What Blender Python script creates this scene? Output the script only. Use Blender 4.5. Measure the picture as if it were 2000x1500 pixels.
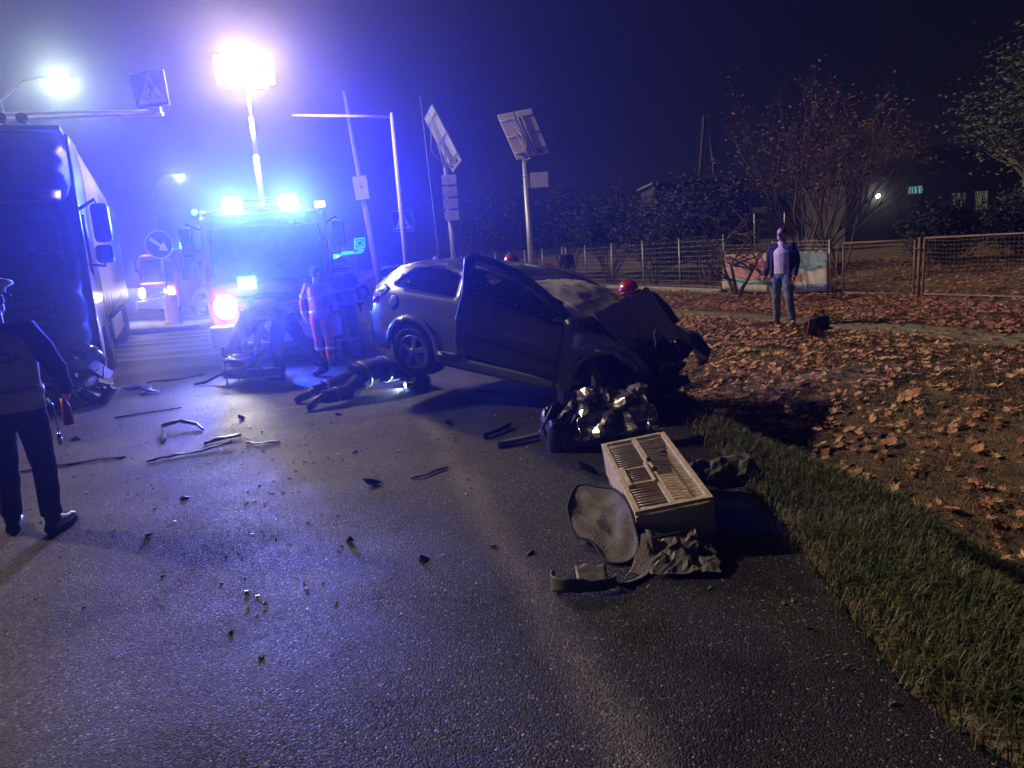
import bpy, bmesh, math, random
import numpy as np
from mathutils import Vector, Matrix, noise, geometry

for _o in list(bpy.data.objects):
    bpy.data.objects.remove(_o)
S = bpy.context.scene
COL = S.collection
R = math.radians
rnd = random.Random(11)

# ------------------------------------------------------------------ camera
cam_data = bpy.data.cameras.new('camera')
cam = bpy.data.objects.new('camera', cam_data)
COL.objects.link(cam)
S.camera = cam
cam_data.sensor_fit = 'HORIZONTAL'
cam_data.sensor_width = 36.0
cam_data.lens = 36.0 * 1400 / 2000
cam_data.clip_start = 0.05
cam_data.clip_end = 900
_p, _r = R(10.4), R(4.2)
_F = Vector((0, math.cos(_p), -math.sin(_p)))
_U0 = Vector((0, math.sin(_p), math.cos(_p)))
_R0 = Vector((1, 0, 0))
_Rt = _R0 * math.cos(_r) - _U0 * math.sin(_r)
_Up = _U0 * math.cos(_r) + _R0 * math.sin(_r)
cam.matrix_world = Matrix(((_Rt.x, _Up.x, -_F.x, 0), (_Rt.y, _Up.y, -_F.y, 0), (_Rt.z, _Up.z, -_F.z, 1.72), (0, 0, 0, 1)))

# ------------------------------------------------------------------ light, sky, exposure
SUN_DIR = Vector((0.79, -0.30, -0.53)).normalized()      # street light of the town, coming from the back left
world = bpy.data.worlds.new('World')
S.world = world
world.use_nodes = True
_nt = world.node_tree
_nt.nodes.clear()
_sky = _nt.nodes.new('ShaderNodeTexSky')
_sky.sky_type = 'NISHITA'
_sky.sun_disc = False
_sky.sun_elevation = math.asin(-SUN_DIR.z)
_sky.sun_rotation = math.atan2(-SUN_DIR.x, -SUN_DIR.y)
_bg = _nt.nodes.new('ShaderNodeBackground')
_bg.inputs['Strength'].default_value = 0.0005
_wo = _nt.nodes.new('ShaderNodeOutputWorld')
_nt.links.new(_sky.outputs[0], _bg.inputs[0])
_nt.links.new(_bg.outputs[0], _wo.inputs[0])
sun_data = bpy.data.lights.new('sun', 'SUN')
sun_data.energy = 2.3
sun_data.color = (1.0, 0.78, 0.54)
sun_data.angle = R(1.6)
sun = bpy.data.objects.new('sun', sun_data)
COL.objects.link(sun)
sun.rotation_euler = SUN_DIR.to_track_quat('-Z', 'Y').to_euler()
S.view_settings.view_transform = 'Standard'
S.view_settings.look = 'None'
S.view_settings.exposure = 0.0
S.view_settings.gamma = 1.0
S.view_settings.use_curve_mapping = False
S.render.engine = 'CYCLES'
S.cycles.use_denoising = True
S.cycles.max_bounces = 4
S.cycles.diffuse_bounces = 2
S.cycles.glossy_bounces = 2
S.cycles.transmission_bounces = 4
S.cycles.transparent_max_bounces = 12
S.cycles.volume_bounces = 0
S.cycles.sample_clamp_indirect = 4.0
S.cycles.use_adaptive_sampling = True
S.cycles.adaptive_threshold = 0.02

FLOOD_W = 1700.0
BEACON_W = 20000.0
STROBE_W = 2600.0
HEAD_W = 260.0
STREET_W = 1400.0
HAZE_D = 0.0042
HAZE_G = 0.905

# ------------------------------------------------------------------ materials
MATS = {}


def mat(name, col, rough=0.6, metal=0.0, var=0.25, scale=6.0, bump=0.0, bscale=40.0, emit=None, es=0.0, coat=0.0, alpha=1.0, spec=0.5):
    m = bpy.data.materials.new(name)
    m.use_nodes = True
    nt = m.node_tree
    b = nt.nodes['Principled BSDF']
    b.inputs['Roughness'].default_value = rough
    b.inputs['Metallic'].default_value = metal
    b.inputs['Coat Weight'].default_value = coat
    b.inputs['Specular IOR Level'].default_value = spec
    if alpha < 1:
        b.inputs['Alpha'].default_value = alpha
    tc = nt.nodes.new('ShaderNodeTexCoord')
    n = nt.nodes.new('ShaderNodeTexNoise')
    n.inputs['Scale'].default_value = scale
    n.inputs['Detail'].default_value = 6
    n.inputs['Roughness'].default_value = 0.65
    nt.links.new(tc.outputs['Object'], n.inputs['Vector'])
    rp = nt.nodes.new('ShaderNodeMapRange')
    rp.inputs['From Min'].default_value = 0.3
    rp.inputs['From Max'].default_value = 0.7
    rp.inputs['To Min'].default_value = 1 - var
    rp.inputs['To Max'].default_value = 1 + var
    nt.links.new(n.outputs['Fac'], rp.inputs['Value'])
    mx = nt.nodes.new('ShaderNodeVectorMath')
    mx.operation = 'SCALE'
    mx.inputs[0].default_value = col[:3]
    nt.links.new(rp.outputs[0], mx.inputs['Scale'])
    nt.links.new(mx.outputs[0], b.inputs['Base Color'])
    if bump:
        n2 = nt.nodes.new('ShaderNodeTexNoise')
        n2.inputs['Scale'].default_value = bscale
        n2.inputs['Detail'].default_value = 4
        nt.links.new(tc.outputs['Object'], n2.inputs['Vector'])
        bp = nt.nodes.new('ShaderNodeBump')
        bp.inputs['Strength'].default_value = bump
        bp.inputs['Distance'].default_value = 0.02
        nt.links.new(n2.outputs['Fac'], bp.inputs['Height'])
        nt.links.new(bp.outputs[0], b.inputs['Normal'])
    if emit:
        b.inputs['Emission Color'].default_value = (*emit, 1)
        b.inputs['Emission Strength'].default_value = es
    MATS[name] = m
    return m


def glass(name, tint, rough=0.05, alpha=0.35, spots=0.0):
    """pane: partly see-through, glossy, optionally speckled with drops"""
    m = bpy.data.materials.new(name)
    m.use_nodes = True
    nt = m.node_tree
    b = nt.nodes['Principled BSDF']
    b.inputs['Base Color'].default_value = (*tint, 1)
    b.inputs['Roughness'].default_value = rough
    b.inputs['Alpha'].default_value = alpha
    b.inputs['Specular IOR Level'].default_value = 0.6
    if spots:
        tc = nt.nodes.new('ShaderNodeTexCoord')
        v = nt.nodes.new('ShaderNodeTexVoronoi')
        v.inputs['Scale'].default_value = 26
        nt.links.new(tc.outputs['Object'], v.inputs['Vector'])
        n = nt.nodes.new('ShaderNodeTexNoise')
        n.inputs['Scale'].default_value = 5
        nt.links.new(tc.outputs['Object'], n.inputs['Vector'])
        a = nt.nodes.new('ShaderNodeMath')
        a.operation = 'MULTIPLY'
        a.inputs[1].default_value = 0.42
        nt.links.new(n.outputs['Fac'], a.inputs[0])
        c = nt.nodes.new('ShaderNodeMath')
        c.operation = 'LESS_THAN'
        nt.links.new(v.outputs['Distance'], c.inputs[0])
        nt.links.new(a.outputs[0], c.inputs[1])
        mxc = nt.nodes.new('ShaderNodeMix')
        mxc.data_type = 'RGBA'
        mxc.inputs['A'].default_value = (*tint, 1)
        mxc.inputs['B'].default_value = (0.5, 0.52, 0.55, 1)
        nt.links.new(c.outputs[0], mxc.inputs['Factor'])
        nt.links.new(mxc.outputs['Result'], b.inputs['Base Color'])
        ma = nt.nodes.new('ShaderNodeMapRange')
        ma.inputs['To Min'].default_value = alpha
        ma.inputs['To Max'].default_value = min(1, alpha + spots)
        nt.links.new(c.outputs[0], ma.inputs['Value'])
        nt.links.new(ma.outputs[0], b.inputs['Alpha'])
    MATS[name] = m
    return m


# ------------------------------------------------------------------ mesh builder
class MB:
    def __init__(self):
        self.v, self.f, self.s = [], [], []

    def add(self, vs, fs, smooth=False):
        o = len(self.v)
        self.v += [tuple(x) for x in vs]
        self.f += [tuple(i + o for i in q) for q in fs]
        self.s += [smooth] * len(fs)
        return self

    def box(self, c, s, rot=None, jit=0.0):
        h = Vector(s) / 2
        vs = []
        for z in (-1, 1):
            for y in (-1, 1):
                for x in (-1, 1):
                    p = Vector((x * h.x, y * h.y, z * h.z))
                    if jit:
                        p += Vector((rnd.uniform(-jit, jit), rnd.uniform(-jit, jit), rnd.uniform(-jit, jit)))
                    if rot is not None:
                        p = rot @ p
                    vs.append(p + Vector(c))
        return self.add(vs, [(0, 2, 3, 1), (4, 5, 7, 6), (0, 1, 5, 4), (2, 6, 7, 3), (0, 4, 6, 2), (1, 3, 7, 5)])

    def hexa(self, vs):
        return self.add(vs, [(0, 2, 3, 1), (4, 5, 7, 6), (0, 1, 5, 4), (2, 6, 7, 3), (0, 4, 6, 2), (1, 3, 7, 5)])

    def tube(self, pts, r, n=8, caps=True, ry=None, xa=None, smooth=True):
        pts = [Vector(p) for p in pts]
        m = len(pts)
        if not isinstance(r, (list, tuple)):
            r = [r] * m
        if ry is None:
            ry = r
        elif not isinstance(ry, (list, tuple)):
            ry = [ry] * m
        vs, fs = [], []
        ref = Vector(xa) if xa is not None else None
        px = None
        for i, p in enumerate(pts):
            t = (pts[min(i + 1, m - 1)] - pts[max(i - 1, 0)])
            if t.length < 1e-9:
                t = Vector((0, 0, 1))
            t.normalize()
            if ref is not None:
                x = ref - t * ref.dot(t)
            elif px is not None:
                x = px - t * px.dot(t)
            else:
                a = Vector((1, 0, 0)) if abs(t.x) < 0.8 else Vector((0, 1, 0))
                x = a - t * a.dot(t)
            x.normalize()
            px = x
            y = t.cross(x)
            for k in range(n):
                a = 2 * math.pi * k / n
                vs.append(p + x * (math.cos(a) * r[i]) + y * (math.sin(a) * ry[i]))
        for i in range(m - 1):
            for k in range(n):
                k2 = (k + 1) % n
                fs.append((i * n + k, i * n + k2, (i + 1) * n + k2, (i + 1) * n + k))
        self.add(vs, fs, smooth)
        if caps:
            o = len(self.v) - len(vs)
            self.f += [tuple(o + k for k in reversed(range(n))), tuple(o + (m - 1) * n + k for k in range(n))]
            self.s += [False, False]
        return self

    def ell(self, c, r, rot=None, nu=14, nv=9, zmin=-1.0):
        vs, fs = [], []
        for j in range(nv + 1):
            th = math.acos(max(-1, min(1, 1 - (1 - zmin) * j / nv))) if zmin > -1 else math.pi * j / nv
            for i in range(nu):
                a = 2 * math.pi * i / nu
                p = Vector((math.sin(th) * math.cos(a) * r[0], math.sin(th) * math.sin(a) * r[1], math.cos(th) * r[2]))
                if rot is not None:
                    p = rot @ p
                vs.append(p + Vector(c))
        for j in range(nv):
            for i in range(nu):
                i2 = (i + 1) % nu
                fs.append((j * nu + i, (j + 1) * nu + i, (j + 1) * nu + i2, j * nu + i2))
        return self.add(vs, fs, True)

    def lathe(self, prof, n=24, M=None, smooth=True, close=False):
        M = M or Matrix.Identity(4)
        vs = [M @ Vector((r * math.cos(2 * math.pi * k / n), r * math.sin(2 * math.pi * k / n), z)) for r, z in prof for k in range(n)]
        fs = []
        L = len(prof)
        for i in range(L if close else L - 1):
            i2 = (i + 1) % L
            for k in range(n):
                k2 = (k + 1) % n
                fs.append((i * n + k, i * n + k2, i2 * n + k2, i2 * n + k))
        return self.add(vs, fs, smooth)

    def prism(self, poly, d, M=None):
        """2D polygon (x,y) extruded 0..d along local z"""
        M = M or Matrix.Identity(4)
        n = len(poly)
        vs = [M @ Vector((x, y, 0)) for x, y in poly] + [M @ Vector((x, y, d)) for x, y in poly]
        fs = [tuple(reversed(range(n))), tuple(range(n, 2 * n))] + [(k, (k + 1) % n, n + (k + 1) % n, n + k) for k in range(n)]
        return self.add(vs, fs)

    def grid(self, fn, nu, nv, smooth=True):
        vs = [fn(i / nu, j / nv) for j in range(nv + 1) for i in range(nu + 1)]
        fs = [(j * (nu + 1) + i, j * (nu + 1) + i + 1, (j + 1) * (nu + 1) + i + 1, (j + 1) * (nu + 1) + i) for j in range(nv) for i in range(nu)]
        return self.add(vs, fs, smooth)

    def mesh(self, name):
        me = bpy.data.meshes.new(name)
        me.from_pydata(self.v, [], self.f)
        me.polygons.foreach_set('use_smooth', self.s)
        me.update()
        return me

    def build(self, name, m, parent=None, bevel=0.0, solid=0.0, segs=2):
        o = bpy.data.objects.new(name, self.mesh(name))
        COL.objects.link(o)
        o.data.materials.append(MATS[m] if isinstance(m, str) else m)
        if parent is not None:
            o.parent = parent
        if solid:
            md = o.modifiers.new('thickness', 'SOLIDIFY')
            md.thickness = solid
            md.offset = -1
        if bevel:
            md = o.modifiers.new('bevel', 'BEVEL')
            md.width = bevel
            md.segments = segs
            md.limit_method = 'ANGLE'
            md.angle_limit = R(35)
            md.harden_normals = False
        return o


def thing(name, label, cat, loc=(0, 0, 0), rz=0.0, group=None, rot=None):
    o = bpy.data.objects.new(name, None)
    o.empty_display_size = 0.1
    COL.objects.link(o)
    o.location = loc
    o.rotation_euler = rot if rot else (0, 0, rz)
    return tag(o, label, cat, group)


def tag(o, label, cat, group=None, kind=None):
    if label:
        o['label'] = label
    if cat:
        o['category'] = cat
    if group:
        o['group'] = group
    if kind:
        o['kind'] = kind
    return o


def struct(o):
    o['kind'] = 'structure'
    return o


def lamp(kind, loc, watts, col, radius=0.08, aim=None, cone=150, parent=None, blend=0.9):
    d = bpy.data.lights.new('lamp_light', kind)
    d.energy = watts
    d.color = col
    d.shadow_soft_size = radius
    o = bpy.data.objects.new('lamp_light', d)
    COL.objects.link(o)
    if kind == 'SPOT':
        d.spot_size = R(cone)
        d.spot_blend = blend
    o.location = loc
    if aim is not None:
        o.rotation_euler = (Vector(aim) - Vector(loc)).to_track_quat('-Z', 'Y').to_euler()
    if parent is not None:
        o.parent = parent
    return o


def text_part(s, size, m, parent, M, depth=0.004, name='lettering', sx=1.0):
    cu = bpy.data.curves.new('text', 'FONT')
    cu.body = s
    cu.size = size
    cu.extrude = depth
    cu.align_x = 'CENTER'
    cu.align_y = 'CENTER'
    t = bpy.data.objects.new('text', cu)
    COL.objects.link(t)
    dg = bpy.context.evaluated_depsgraph_get()
    me = bpy.data.meshes.new_from_object(t.evaluated_get(dg))
    bpy.data.objects.remove(t)
    me.transform(M @ Matrix.Diagonal((sx, 1, 1, 1)))
    me.name = name
    me.materials.clear()
    o = bpy.data.objects.new(name, me)
    me.materials.append(MATS[m])
    COL.objects.link(o)
    o.parent = parent
    return o


def axes(o, x, y, z):
    """4x4 from origin and axis vectors"""
    x, y, z = Vector(x), Vector(y), Vector(z)
    return Matrix(((x.x, y.x, z.x, o[0]), (x.y, y.y, z.y, o[1]), (x.z, y.z, z.z, o[2]), (0, 0, 0, 1)))


def inpoly(x, y, P):
    c = False
    n = len(P)
    for i in range(n):
        x1, y1 = P[i]
        x2, y2 = P[i - 1]
        if (y1 > y) != (y2 > y) and x < (x2 - x1) * (y - y1) / (y2 - y1) + x1:
            c = not c
    return c


def panel(outline, fn, holes=(), step=0.07):
    """triangulated sheet: 2D outline with holes mapped to 3D by fn(u,v)"""
    loops = [list(outline)] + [list(h) for h in holes]
    pts, edges = [], []
    for lp in loops:
        o = len(pts)
        dense = []
        for i, a in enumerate(lp):
            b = lp[(i + 1) % len(lp)]
            L = math.hypot(b[0] - a[0], b[1] - a[1])
            k = max(1, int(L / step))
            for t in range(k):
                dense.append((a[0] + (b[0] - a[0]) * t / k, a[1] + (b[1] - a[1]) * t / k))
        pts += dense
        edges += [(o + i, o + (i + 1) % len(dense)) for i in range(len(dense))]
    xs = [p[0] for p in outline]
    ys = [p[1] for p in outline]
    nb = len(pts)
    y = min(ys) + step / 2
    k = 0
    while y < max(ys):
        x = min(xs) + step * (0.5 if k % 2 else 0.25)
        while x < max(xs):
            if inpoly(x, y, outline) and not any(inpoly(x, y, h) for h in holes):
                if min((x - q[0]) ** 2 + (y - q[1]) ** 2 for q in pts[:nb]) > (0.45 * step) ** 2:
                    pts.append((x, y))
            x += step
        y += step * 0.87
        k += 1
    res = geometry.delaunay_2d_cdt([Vector(p) for p in pts], edges, [], 0, 1e-5)
    V, Fc = res[0], res[2]
    fs = []
    for q in Fc:
        cx = sum(V[i][0] for i in q) / len(q)
        cy = sum(V[i][1] for i in q) / len(q)
        if inpoly(cx, cy, outline) and not any(inpoly(cx, cy, h) for h in holes):
            fs.append(tuple(q))
    mb = MB()
    mb.add([fn(p[0], p[1]) for p in V], fs, True)
    return mb


def arc(cx, cy, r, a0, a1, n=14):
    return [(cx + r * math.cos(R(a0 + (a1 - a0) * i / n)), cy + r * math.sin(R(a0 + (a1 - a0) * i / n))) for i in range(n + 1)]


# palette
mat('blue_black_cloth', (0.016, 0.017, 0.024), 0.85, bump=0.4, bscale=60)
mat('black_cloth', (0.012, 0.012, 0.014), 0.85, bump=0.4, bscale=60)
mat('vest_cloth', (0.68, 0.72, 0.56), 0.75, bump=0.3, bscale=50)
mat('white_cap', (0.72, 0.72, 0.70), 0.6)
mat('orange_cloth', (0.75, 0.10, 0.03), 0.7, bump=0.3, bscale=50)
mat('tan_cloth', (0.22, 0.17, 0.10), 0.8, bump=0.3, bscale=50)
mat('cream_knit', (0.62, 0.50, 0.30), 0.9, bump=0.6, bscale=90)
mat('jeans', (0.11, 0.15, 0.19), 0.85, var=0.5, scale=9, bump=0.4, bscale=80)
mat('pale_trousers', (0.55, 0.54, 0.52), 0.85)
mat('skin', (0.50, 0.30, 0.20), 0.55, var=0.1)
mat('hair', (0.03, 0.02, 0.015), 0.6, bump=0.6, bscale=120)
mat('shoe', (0.015, 0.014, 0.014), 0.35)
mat('helmet_red', (0.42, 0.012, 0.015), 0.25, coat=0.5, var=0.1)
mat('helmet_pale', (0.68, 0.66, 0.55), 0.3, coat=0.4, var=0.1)
mat('visor', (0.05, 0.05, 0.06), 0.15)
mat('reflective', (0.62, 0.66, 0.42), 0.35, var=0.1)
mat('reflective_silver', (0.65, 0.66, 0.68), 0.3, var=0.1)
mat('car_paint', (0.20, 0.225, 0.26), 0.32, metal=0.55, var=0.06, coat=0.5)
mat('car_dark', (0.014, 0.014, 0.016), 0.6)
mat('car_trim', (0.20, 0.21, 0.215), 0.45, var=0.1)
mat('rubber', (0.013, 0.013, 0.013), 0.8, bump=0.3, bscale=60)
mat('alloy', (0.42, 0.43, 0.45), 0.35, metal=0.8, var=0.15)
mat('chrome', (0.75, 0.75, 0.72), 0.18, metal=1.0, var=0.1)
mat('torn_metal', (0.50, 0.49, 0.44), 0.26, metal=0.85, var=0.6, scale=9, bump=0.5, bscale=14)
mat('engine_dark', (0.02, 0.02, 0.022), 0.5, metal=0.3, var=0.6)
mat('lamp_red', (0.35, 0.01, 0.01), 0.15, coat=0.5)
mat('lamp_clear', (0.6, 0.6, 0.6), 0.12, coat=0.5)
glass('car_glass', (0.02, 0.025, 0.03), 0.06, 0.72)
glass('door_glass', (0.05, 0.055, 0.065), 0.12, 0.5, spots=0.4)
glass('truck_glass', (0.012, 0.014, 0.02), 0.08, 0.45)
mat('truck_red', (0.42, 0.02, 0.018), 0.3, var=0.1, coat=0.4)
mat('truck_white', (0.7, 0.7, 0.7), 0.35, var=0.1)
mat('truck_grey', (0.055, 0.055, 0.065), 0.4, var=0.15, coat=0.2)
mat('truck_dark', (0.02, 0.02, 0.022), 0.5, var=0.2)
mat('tarpaulin', (0.30, 0.30, 0.32), 0.42, var=0.15, bump=0.5, bscale=5)
mat('galvanised', (0.42, 0.43, 0.44), 0.45, metal=0.5, var=0.15, scale=14)
mat('painted_grey', (0.36, 0.37, 0.38), 0.55, var=0.12)
mat('panel_back', (0.62, 0.60, 0.57), 0.6, var=0.08)
mat('sign_blue', (0.012, 0.035, 0.24), 0.4, var=0.08)
mat('sign_white', (0.72, 0.72, 0.72), 0.4, var=0.05)
mat('sign_black', (0.015, 0.015, 0.015), 0.5)
mat('bollard_yellow', (0.62, 0.33, 0.02), 0.45, var=0.12)
mat('raw_wood', (0.55, 0.45, 0.32), 0.7, var=0.3, scale=14, bump=0.4, bscale=30)
mat('board_pale', (0.52, 0.49, 0.45), 0.75, var=0.2, scale=18, bump=0.3, bscale=60)
mat('wire', (0.58, 0.56, 0.52), 0.4, metal=0.3)
mat('plush', (0.13, 0.12, 0.118), 0.9, var=0.12, scale=9, bump=0.6, bscale=70)
mat('plastic_black', (0.018, 0.018, 0.02), 0.38, var=0.3, scale=12)
mat('plastic_grey', (0.16, 0.155, 0.15), 0.45, var=0.25)
mat('red_plastic', (0.65, 0.05, 0.025), 0.4)
mat('rusty_frame', (0.20, 0.13, 0.095), 0.65, var=0.35, scale=20)
mat('concrete', (0.30, 0.29, 0.27), 0.85, var=0.25, bump=0.4, bscale=30)
mat('wall_dark', (0.05, 0.047, 0.045), 0.85, var=0.2)
mat('bark', (0.10, 0.075, 0.055), 0.9, var=0.4, scale=12, bump=0.6, bscale=30)
mat('twig', (0.10, 0.072, 0.055), 0.85, var=0.3)
mat('leaf_russet', (0.12, 0.045, 0.028), 0.7, var=0.5, scale=3)
mat('leaf_green', (0.055, 0.075, 0.03), 0.65, var=0.5, scale=3)
mat('leaf_hedge', (0.05, 0.065, 0.05), 0.7, var=0.5, scale=2)
mat('fallen_a', (0.50, 0.26, 0.155), 0.75, var=0.4, scale=30, bump=0.4, bscale=60)
mat('fallen_b', (0.38, 0.165, 0.105), 0.75, var=0.4, scale=30, bump=0.4, bscale=60)
mat('fallen_c', (0.60, 0.38, 0.23), 0.75, var=0.4, scale=30, bump=0.4, bscale=60)
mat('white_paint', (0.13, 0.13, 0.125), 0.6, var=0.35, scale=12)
mat('beacon_lens', (0.02, 0.15, 0.6), 0.2, emit=(0.05, 0.55, 1.0), es=18)
mat('beacon_small', (0.02, 0.15, 0.6), 0.2, emit=(0.04, 0.55, 1.0), es=14)
mat('flood_lens', (0.9, 0.9, 0.85), 0.3, emit=(1.0, 0.78, 0.48), es=40)
mat('street_lens', (0.9, 0.9, 0.85), 0.3, emit=(0.85, 1.0, 0.72), es=30)
mat('head_lens', (0.9, 0.9, 0.85), 0.2, emit=(1.0, 0.93, 0.8), es=35)
mat('marker_lens', (0.8, 0.4, 0.1), 0.3, emit=(1.0, 0.62, 0.35), es=4)
mat('torch_lens', (0.9, 0.9, 0.9), 0.2, emit=(0.5, 0.8, 1.0), es=25)
mat('neon_teal', (0.02, 0.3, 0.28), 0.4, emit=(0.04, 0.75, 0.72), es=1.3)
mat('window_teal', (0.1, 0.2, 0.2), 0.4, emit=(0.16, 0.36, 0.33), es=1.0)
mat('window_warm', (0.2, 0.18, 0.1), 0.4, emit=(0.30, 0.29, 0.16), es=0.35)
mat('bulkhead_lens', (0.9, 0.9, 0.8), 0.3, emit=(1.0, 1.0, 0.8), es=12)
mat('banner_white', (0.48, 0.43, 0.45), 0.5, var=0.08)
mat('banner_pink', (0.52, 0.10, 0.24), 0.5, var=0.08)
mat('banner_rose', (0.60, 0.30, 0.36), 0.5, var=0.08)
mat('banner_teal', (0.10, 0.24, 0.30), 0.5, var=0.08)
mat('banner_blue', (0.06, 0.08, 0.32), 0.5, var=0.08)
mat('banner_sky', (0.18, 0.27, 0.40), 0.5, var=0.08)
mat('seat_red', (0.5, 0.03, 0.06), 0.8)
mat('seat_white', (0.6, 0.6, 0.6), 0.8)

# ------------------------------------------------------------------ ground
EDGE = [(2.3, -12), (2.05, -2), (1.72, 1.0), (1.50, 1.9), (1.40, 2.6), (1.49, 3.4), (1.58, 4.2), (1.60, 5.0), (1.66, 7.0), (1.5, 9.5), (0.9, 12.5), (-0.4, 17), (-2.5, 23), (-6, 32), (-12, 47), (-24, 77)]


def edge_s(x, y):
    best, sg = 1e9, 1
    for (x1, y1), (x2, y2) in zip(EDGE[:-1], EDGE[1:]):
        dx, dy = x2 - x1, y2 - y1
        t = max(0, min(1, ((x - x1) * dx + (y - y1) * dy) / (dx * dx + dy * dy)))
        ex, ey = x - x1 - dx * t, y - y1 - dy * t
        d = math.hypot(ex, ey)
        if d < best:
            best = d
            sg = 1 if (ex * dy - ey * dx) > 0 else -1
    return best * sg


def sm(a, b, t):
    t = max(0, min(1, (t - a) / (b - a)))
    return t * t * (3 - 2 * t)


def ditch_w(y):
    return 1.0 - 0.62 * sm(4.0, 6.6, y)


def ground_z(x, y):
    s = edge_s(x, y)
    if s < 0:
        return -0.02 - 0.06 * sm(0, 0.6, -s)
    q = ditch_w(y)
    z = 0.03 * sm(0, 0.5 * q, s) - (0.26 + 0.30 * q) * sm(0.6 * q, 1.5 * q, s) + (0.26 + 0.30 * q) * sm(1.7 * q, 2.4 + 2.1 * q, s)
    z += (noise.noise((x * 1.3, y * 1.3, 0)) * 0.05 + noise.noise((x * 5, y * 5, 3)) * 0.015) * sm(0.1, 1.0, s)
    if y > 8 and s > 9:
        z += 0.5 * sm(9.5, 15, s) * sm(6, 12, x)      # mound behind the fence
    return z


mg = bpy.data.materials.new('earth')
mg.use_nodes = True
nt = mg.node_tree
b = nt.nodes['Principled BSDF']
b.inputs['Roughness'].default_value = 0.95
tc = nt.nodes.new('ShaderNodeTexCoord')
n1 = nt.nodes.new('ShaderNodeTexNoise')
n1.inputs['Scale'].default_value = 3.5
n1.inputs['Detail'].default_value = 9
n1.inputs['Roughness'].default_value = 0.75
cr = nt.nodes.new('ShaderNodeValToRGB')
cr.color_ramp.elements[0].position = 0.38
cr.color_ramp.elements[0].color = (0.06, 0.048, 0.026, 1)
cr.color_ramp.elements[1].position = 0.74
cr.color_ramp.elements[1].color = (0.24, 0.15, 0.09, 1)
e = cr.color_ramp.elements.new(0.56)
e.color = (0.17, 0.115, 0.065, 1)
n2 = nt.nodes.new('ShaderNodeTexNoise')
n2.inputs['Scale'].default_value = 55
n2.inputs['Detail'].default_value = 6
bp = nt.nodes.new('ShaderNodeBump')
bp.inputs['Strength'].default_value = 0.9
bp.inputs['Distance'].default_value = 0.03
for a_, b_ in ((tc.outputs['Object'], n1.inputs['Vector']), (tc.outputs['Object'], n2.inputs['Vector']), (n1.outputs['Fac'], cr.inputs['Fac']), (cr.outputs[0], b.inputs['Base Color']), (n2.outputs['Fac'], bp.inputs['Height']), (bp.outputs[0], b.inputs['Normal'])):
    nt.links.new(a_, b_)
MATS['earth'] = mg

gx = [-160, -100, -60, -30, -15, -8, -4, -2, -1] + [i * 0.16 - 0.5 for i in range(100)] + [16, 18, 22, 30, 50, 100, 160]
gy = [-160, -100, -40, -12, -5, -2] + [i * 0.2 for i in range(110)] + [22.5, 24, 26, 29, 33, 38, 45, 55, 70, 100, 160]
mb = MB()
mb.add([(x, y, ground_z(x, y)) for y in gy for x in gx],
       [(j * len(gx) + i, j * len(gx) + i + 1, (j + 1) * len(gx) + i + 1, (j + 1) * len(gx) + i) for j in range(len(gy) - 1) for i in range(len(gx) - 1)], True)
ground = struct(mb.build('ground', 'earth'))

# asphalt: coarse wet aggregate
ma = bpy.data.materials.new('asphalt')
ma.use_nodes = True
nt = ma.node_tree
b = nt.nodes['Principled BSDF']
N = nt.nodes.new
L = nt.links.new
tc = N('ShaderNodeTexCoord')
vo = N('ShaderNodeTexVoronoi')
vo.inputs['Scale'].default_value = 115
L(tc.outputs['Object'], vo.inputs['Vector'])
sep = N('ShaderNodeSeparateColor')
L(vo.outputs['Color'], sep.inputs[0])
big = N('ShaderNodeTexNoise')
big.inputs['Scale'].default_value = 0.7
big.inputs['Detail'].default_value = 5
L(tc.outputs['Object'], big.inputs['Vector'])
stone_glint = N('ShaderNodeValToRGB')
stone_glint.color_ramp.elements[0].color = (0.022, 0.022, 0.024, 1)
stone_glint.color_ramp.elements[1].color = (0.16, 0.155, 0.15, 1)
stone_glint.color_ramp.elements[1].position = 1.0
e = stone_glint.color_ramp.elements.new(0.7)
e.color = (0.042, 0.041, 0.041, 1)
e = stone_glint.color_ramp.elements.new(0.965)
e.color = (0.075, 0.073, 0.07, 1)
stone_glint.color_ramp.elements[-1].color = (0.42, 0.41, 0.39, 1)  # palest few cells paint the glitter of wet grains into the colour
L(sep.outputs[0], stone_glint.inputs['Fac'])
# worn pale lane line along the seam between two paving passes
geo = N('ShaderNodeSeparateXYZ')
L(tc.outputs['Object'], geo.inputs[0])
m1 = N('ShaderNodeMath'); m1.operation = 'MULTIPLY_ADD'      # x + 0.235*y
m1.inputs[1].default_value = 0.235
L(geo.outputs['Y'], m1.inputs[0]); L(geo.outputs['X'], m1.inputs[2])
wob = N('ShaderNodeTexNoise'); wob.inputs['Scale'].default_value = 1.6; wob.inputs['Detail'].default_value = 6
L(tc.outputs['Object'], wob.inputs['Vector'])
m2 = N('ShaderNodeMath'); m2.operation = 'MULTIPLY_ADD'; m2.inputs[1].default_value = 0.25
L(wob.outputs['Fac'], m2.inputs[0]); L(m1.outputs[0], m2.inputs[2])
m3 = N('ShaderNodeMath'); m3.operation = 'SUBTRACT'; m3.inputs[1].default_value = 0.96
L(m2.outputs[0], m3.inputs[0])
m4 = N('ShaderNodeMath'); m4.operation = 'ABSOLUTE'
L(m3.outputs[0], m4.inputs[0])
m5 = N('ShaderNodeMapRange'); m5.inputs['From Min'].default_value = 0.02; m5.inputs['From Max'].default_value = 0.16
m5.inputs['To Min'].default_value = 1.0; m5.inputs['To Max'].default_value = 0.0
L(m4.outputs[0], m5.inputs['Value'])
m6 = N('ShaderNodeMath'); m6.operation = 'MULTIPLY'
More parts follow.
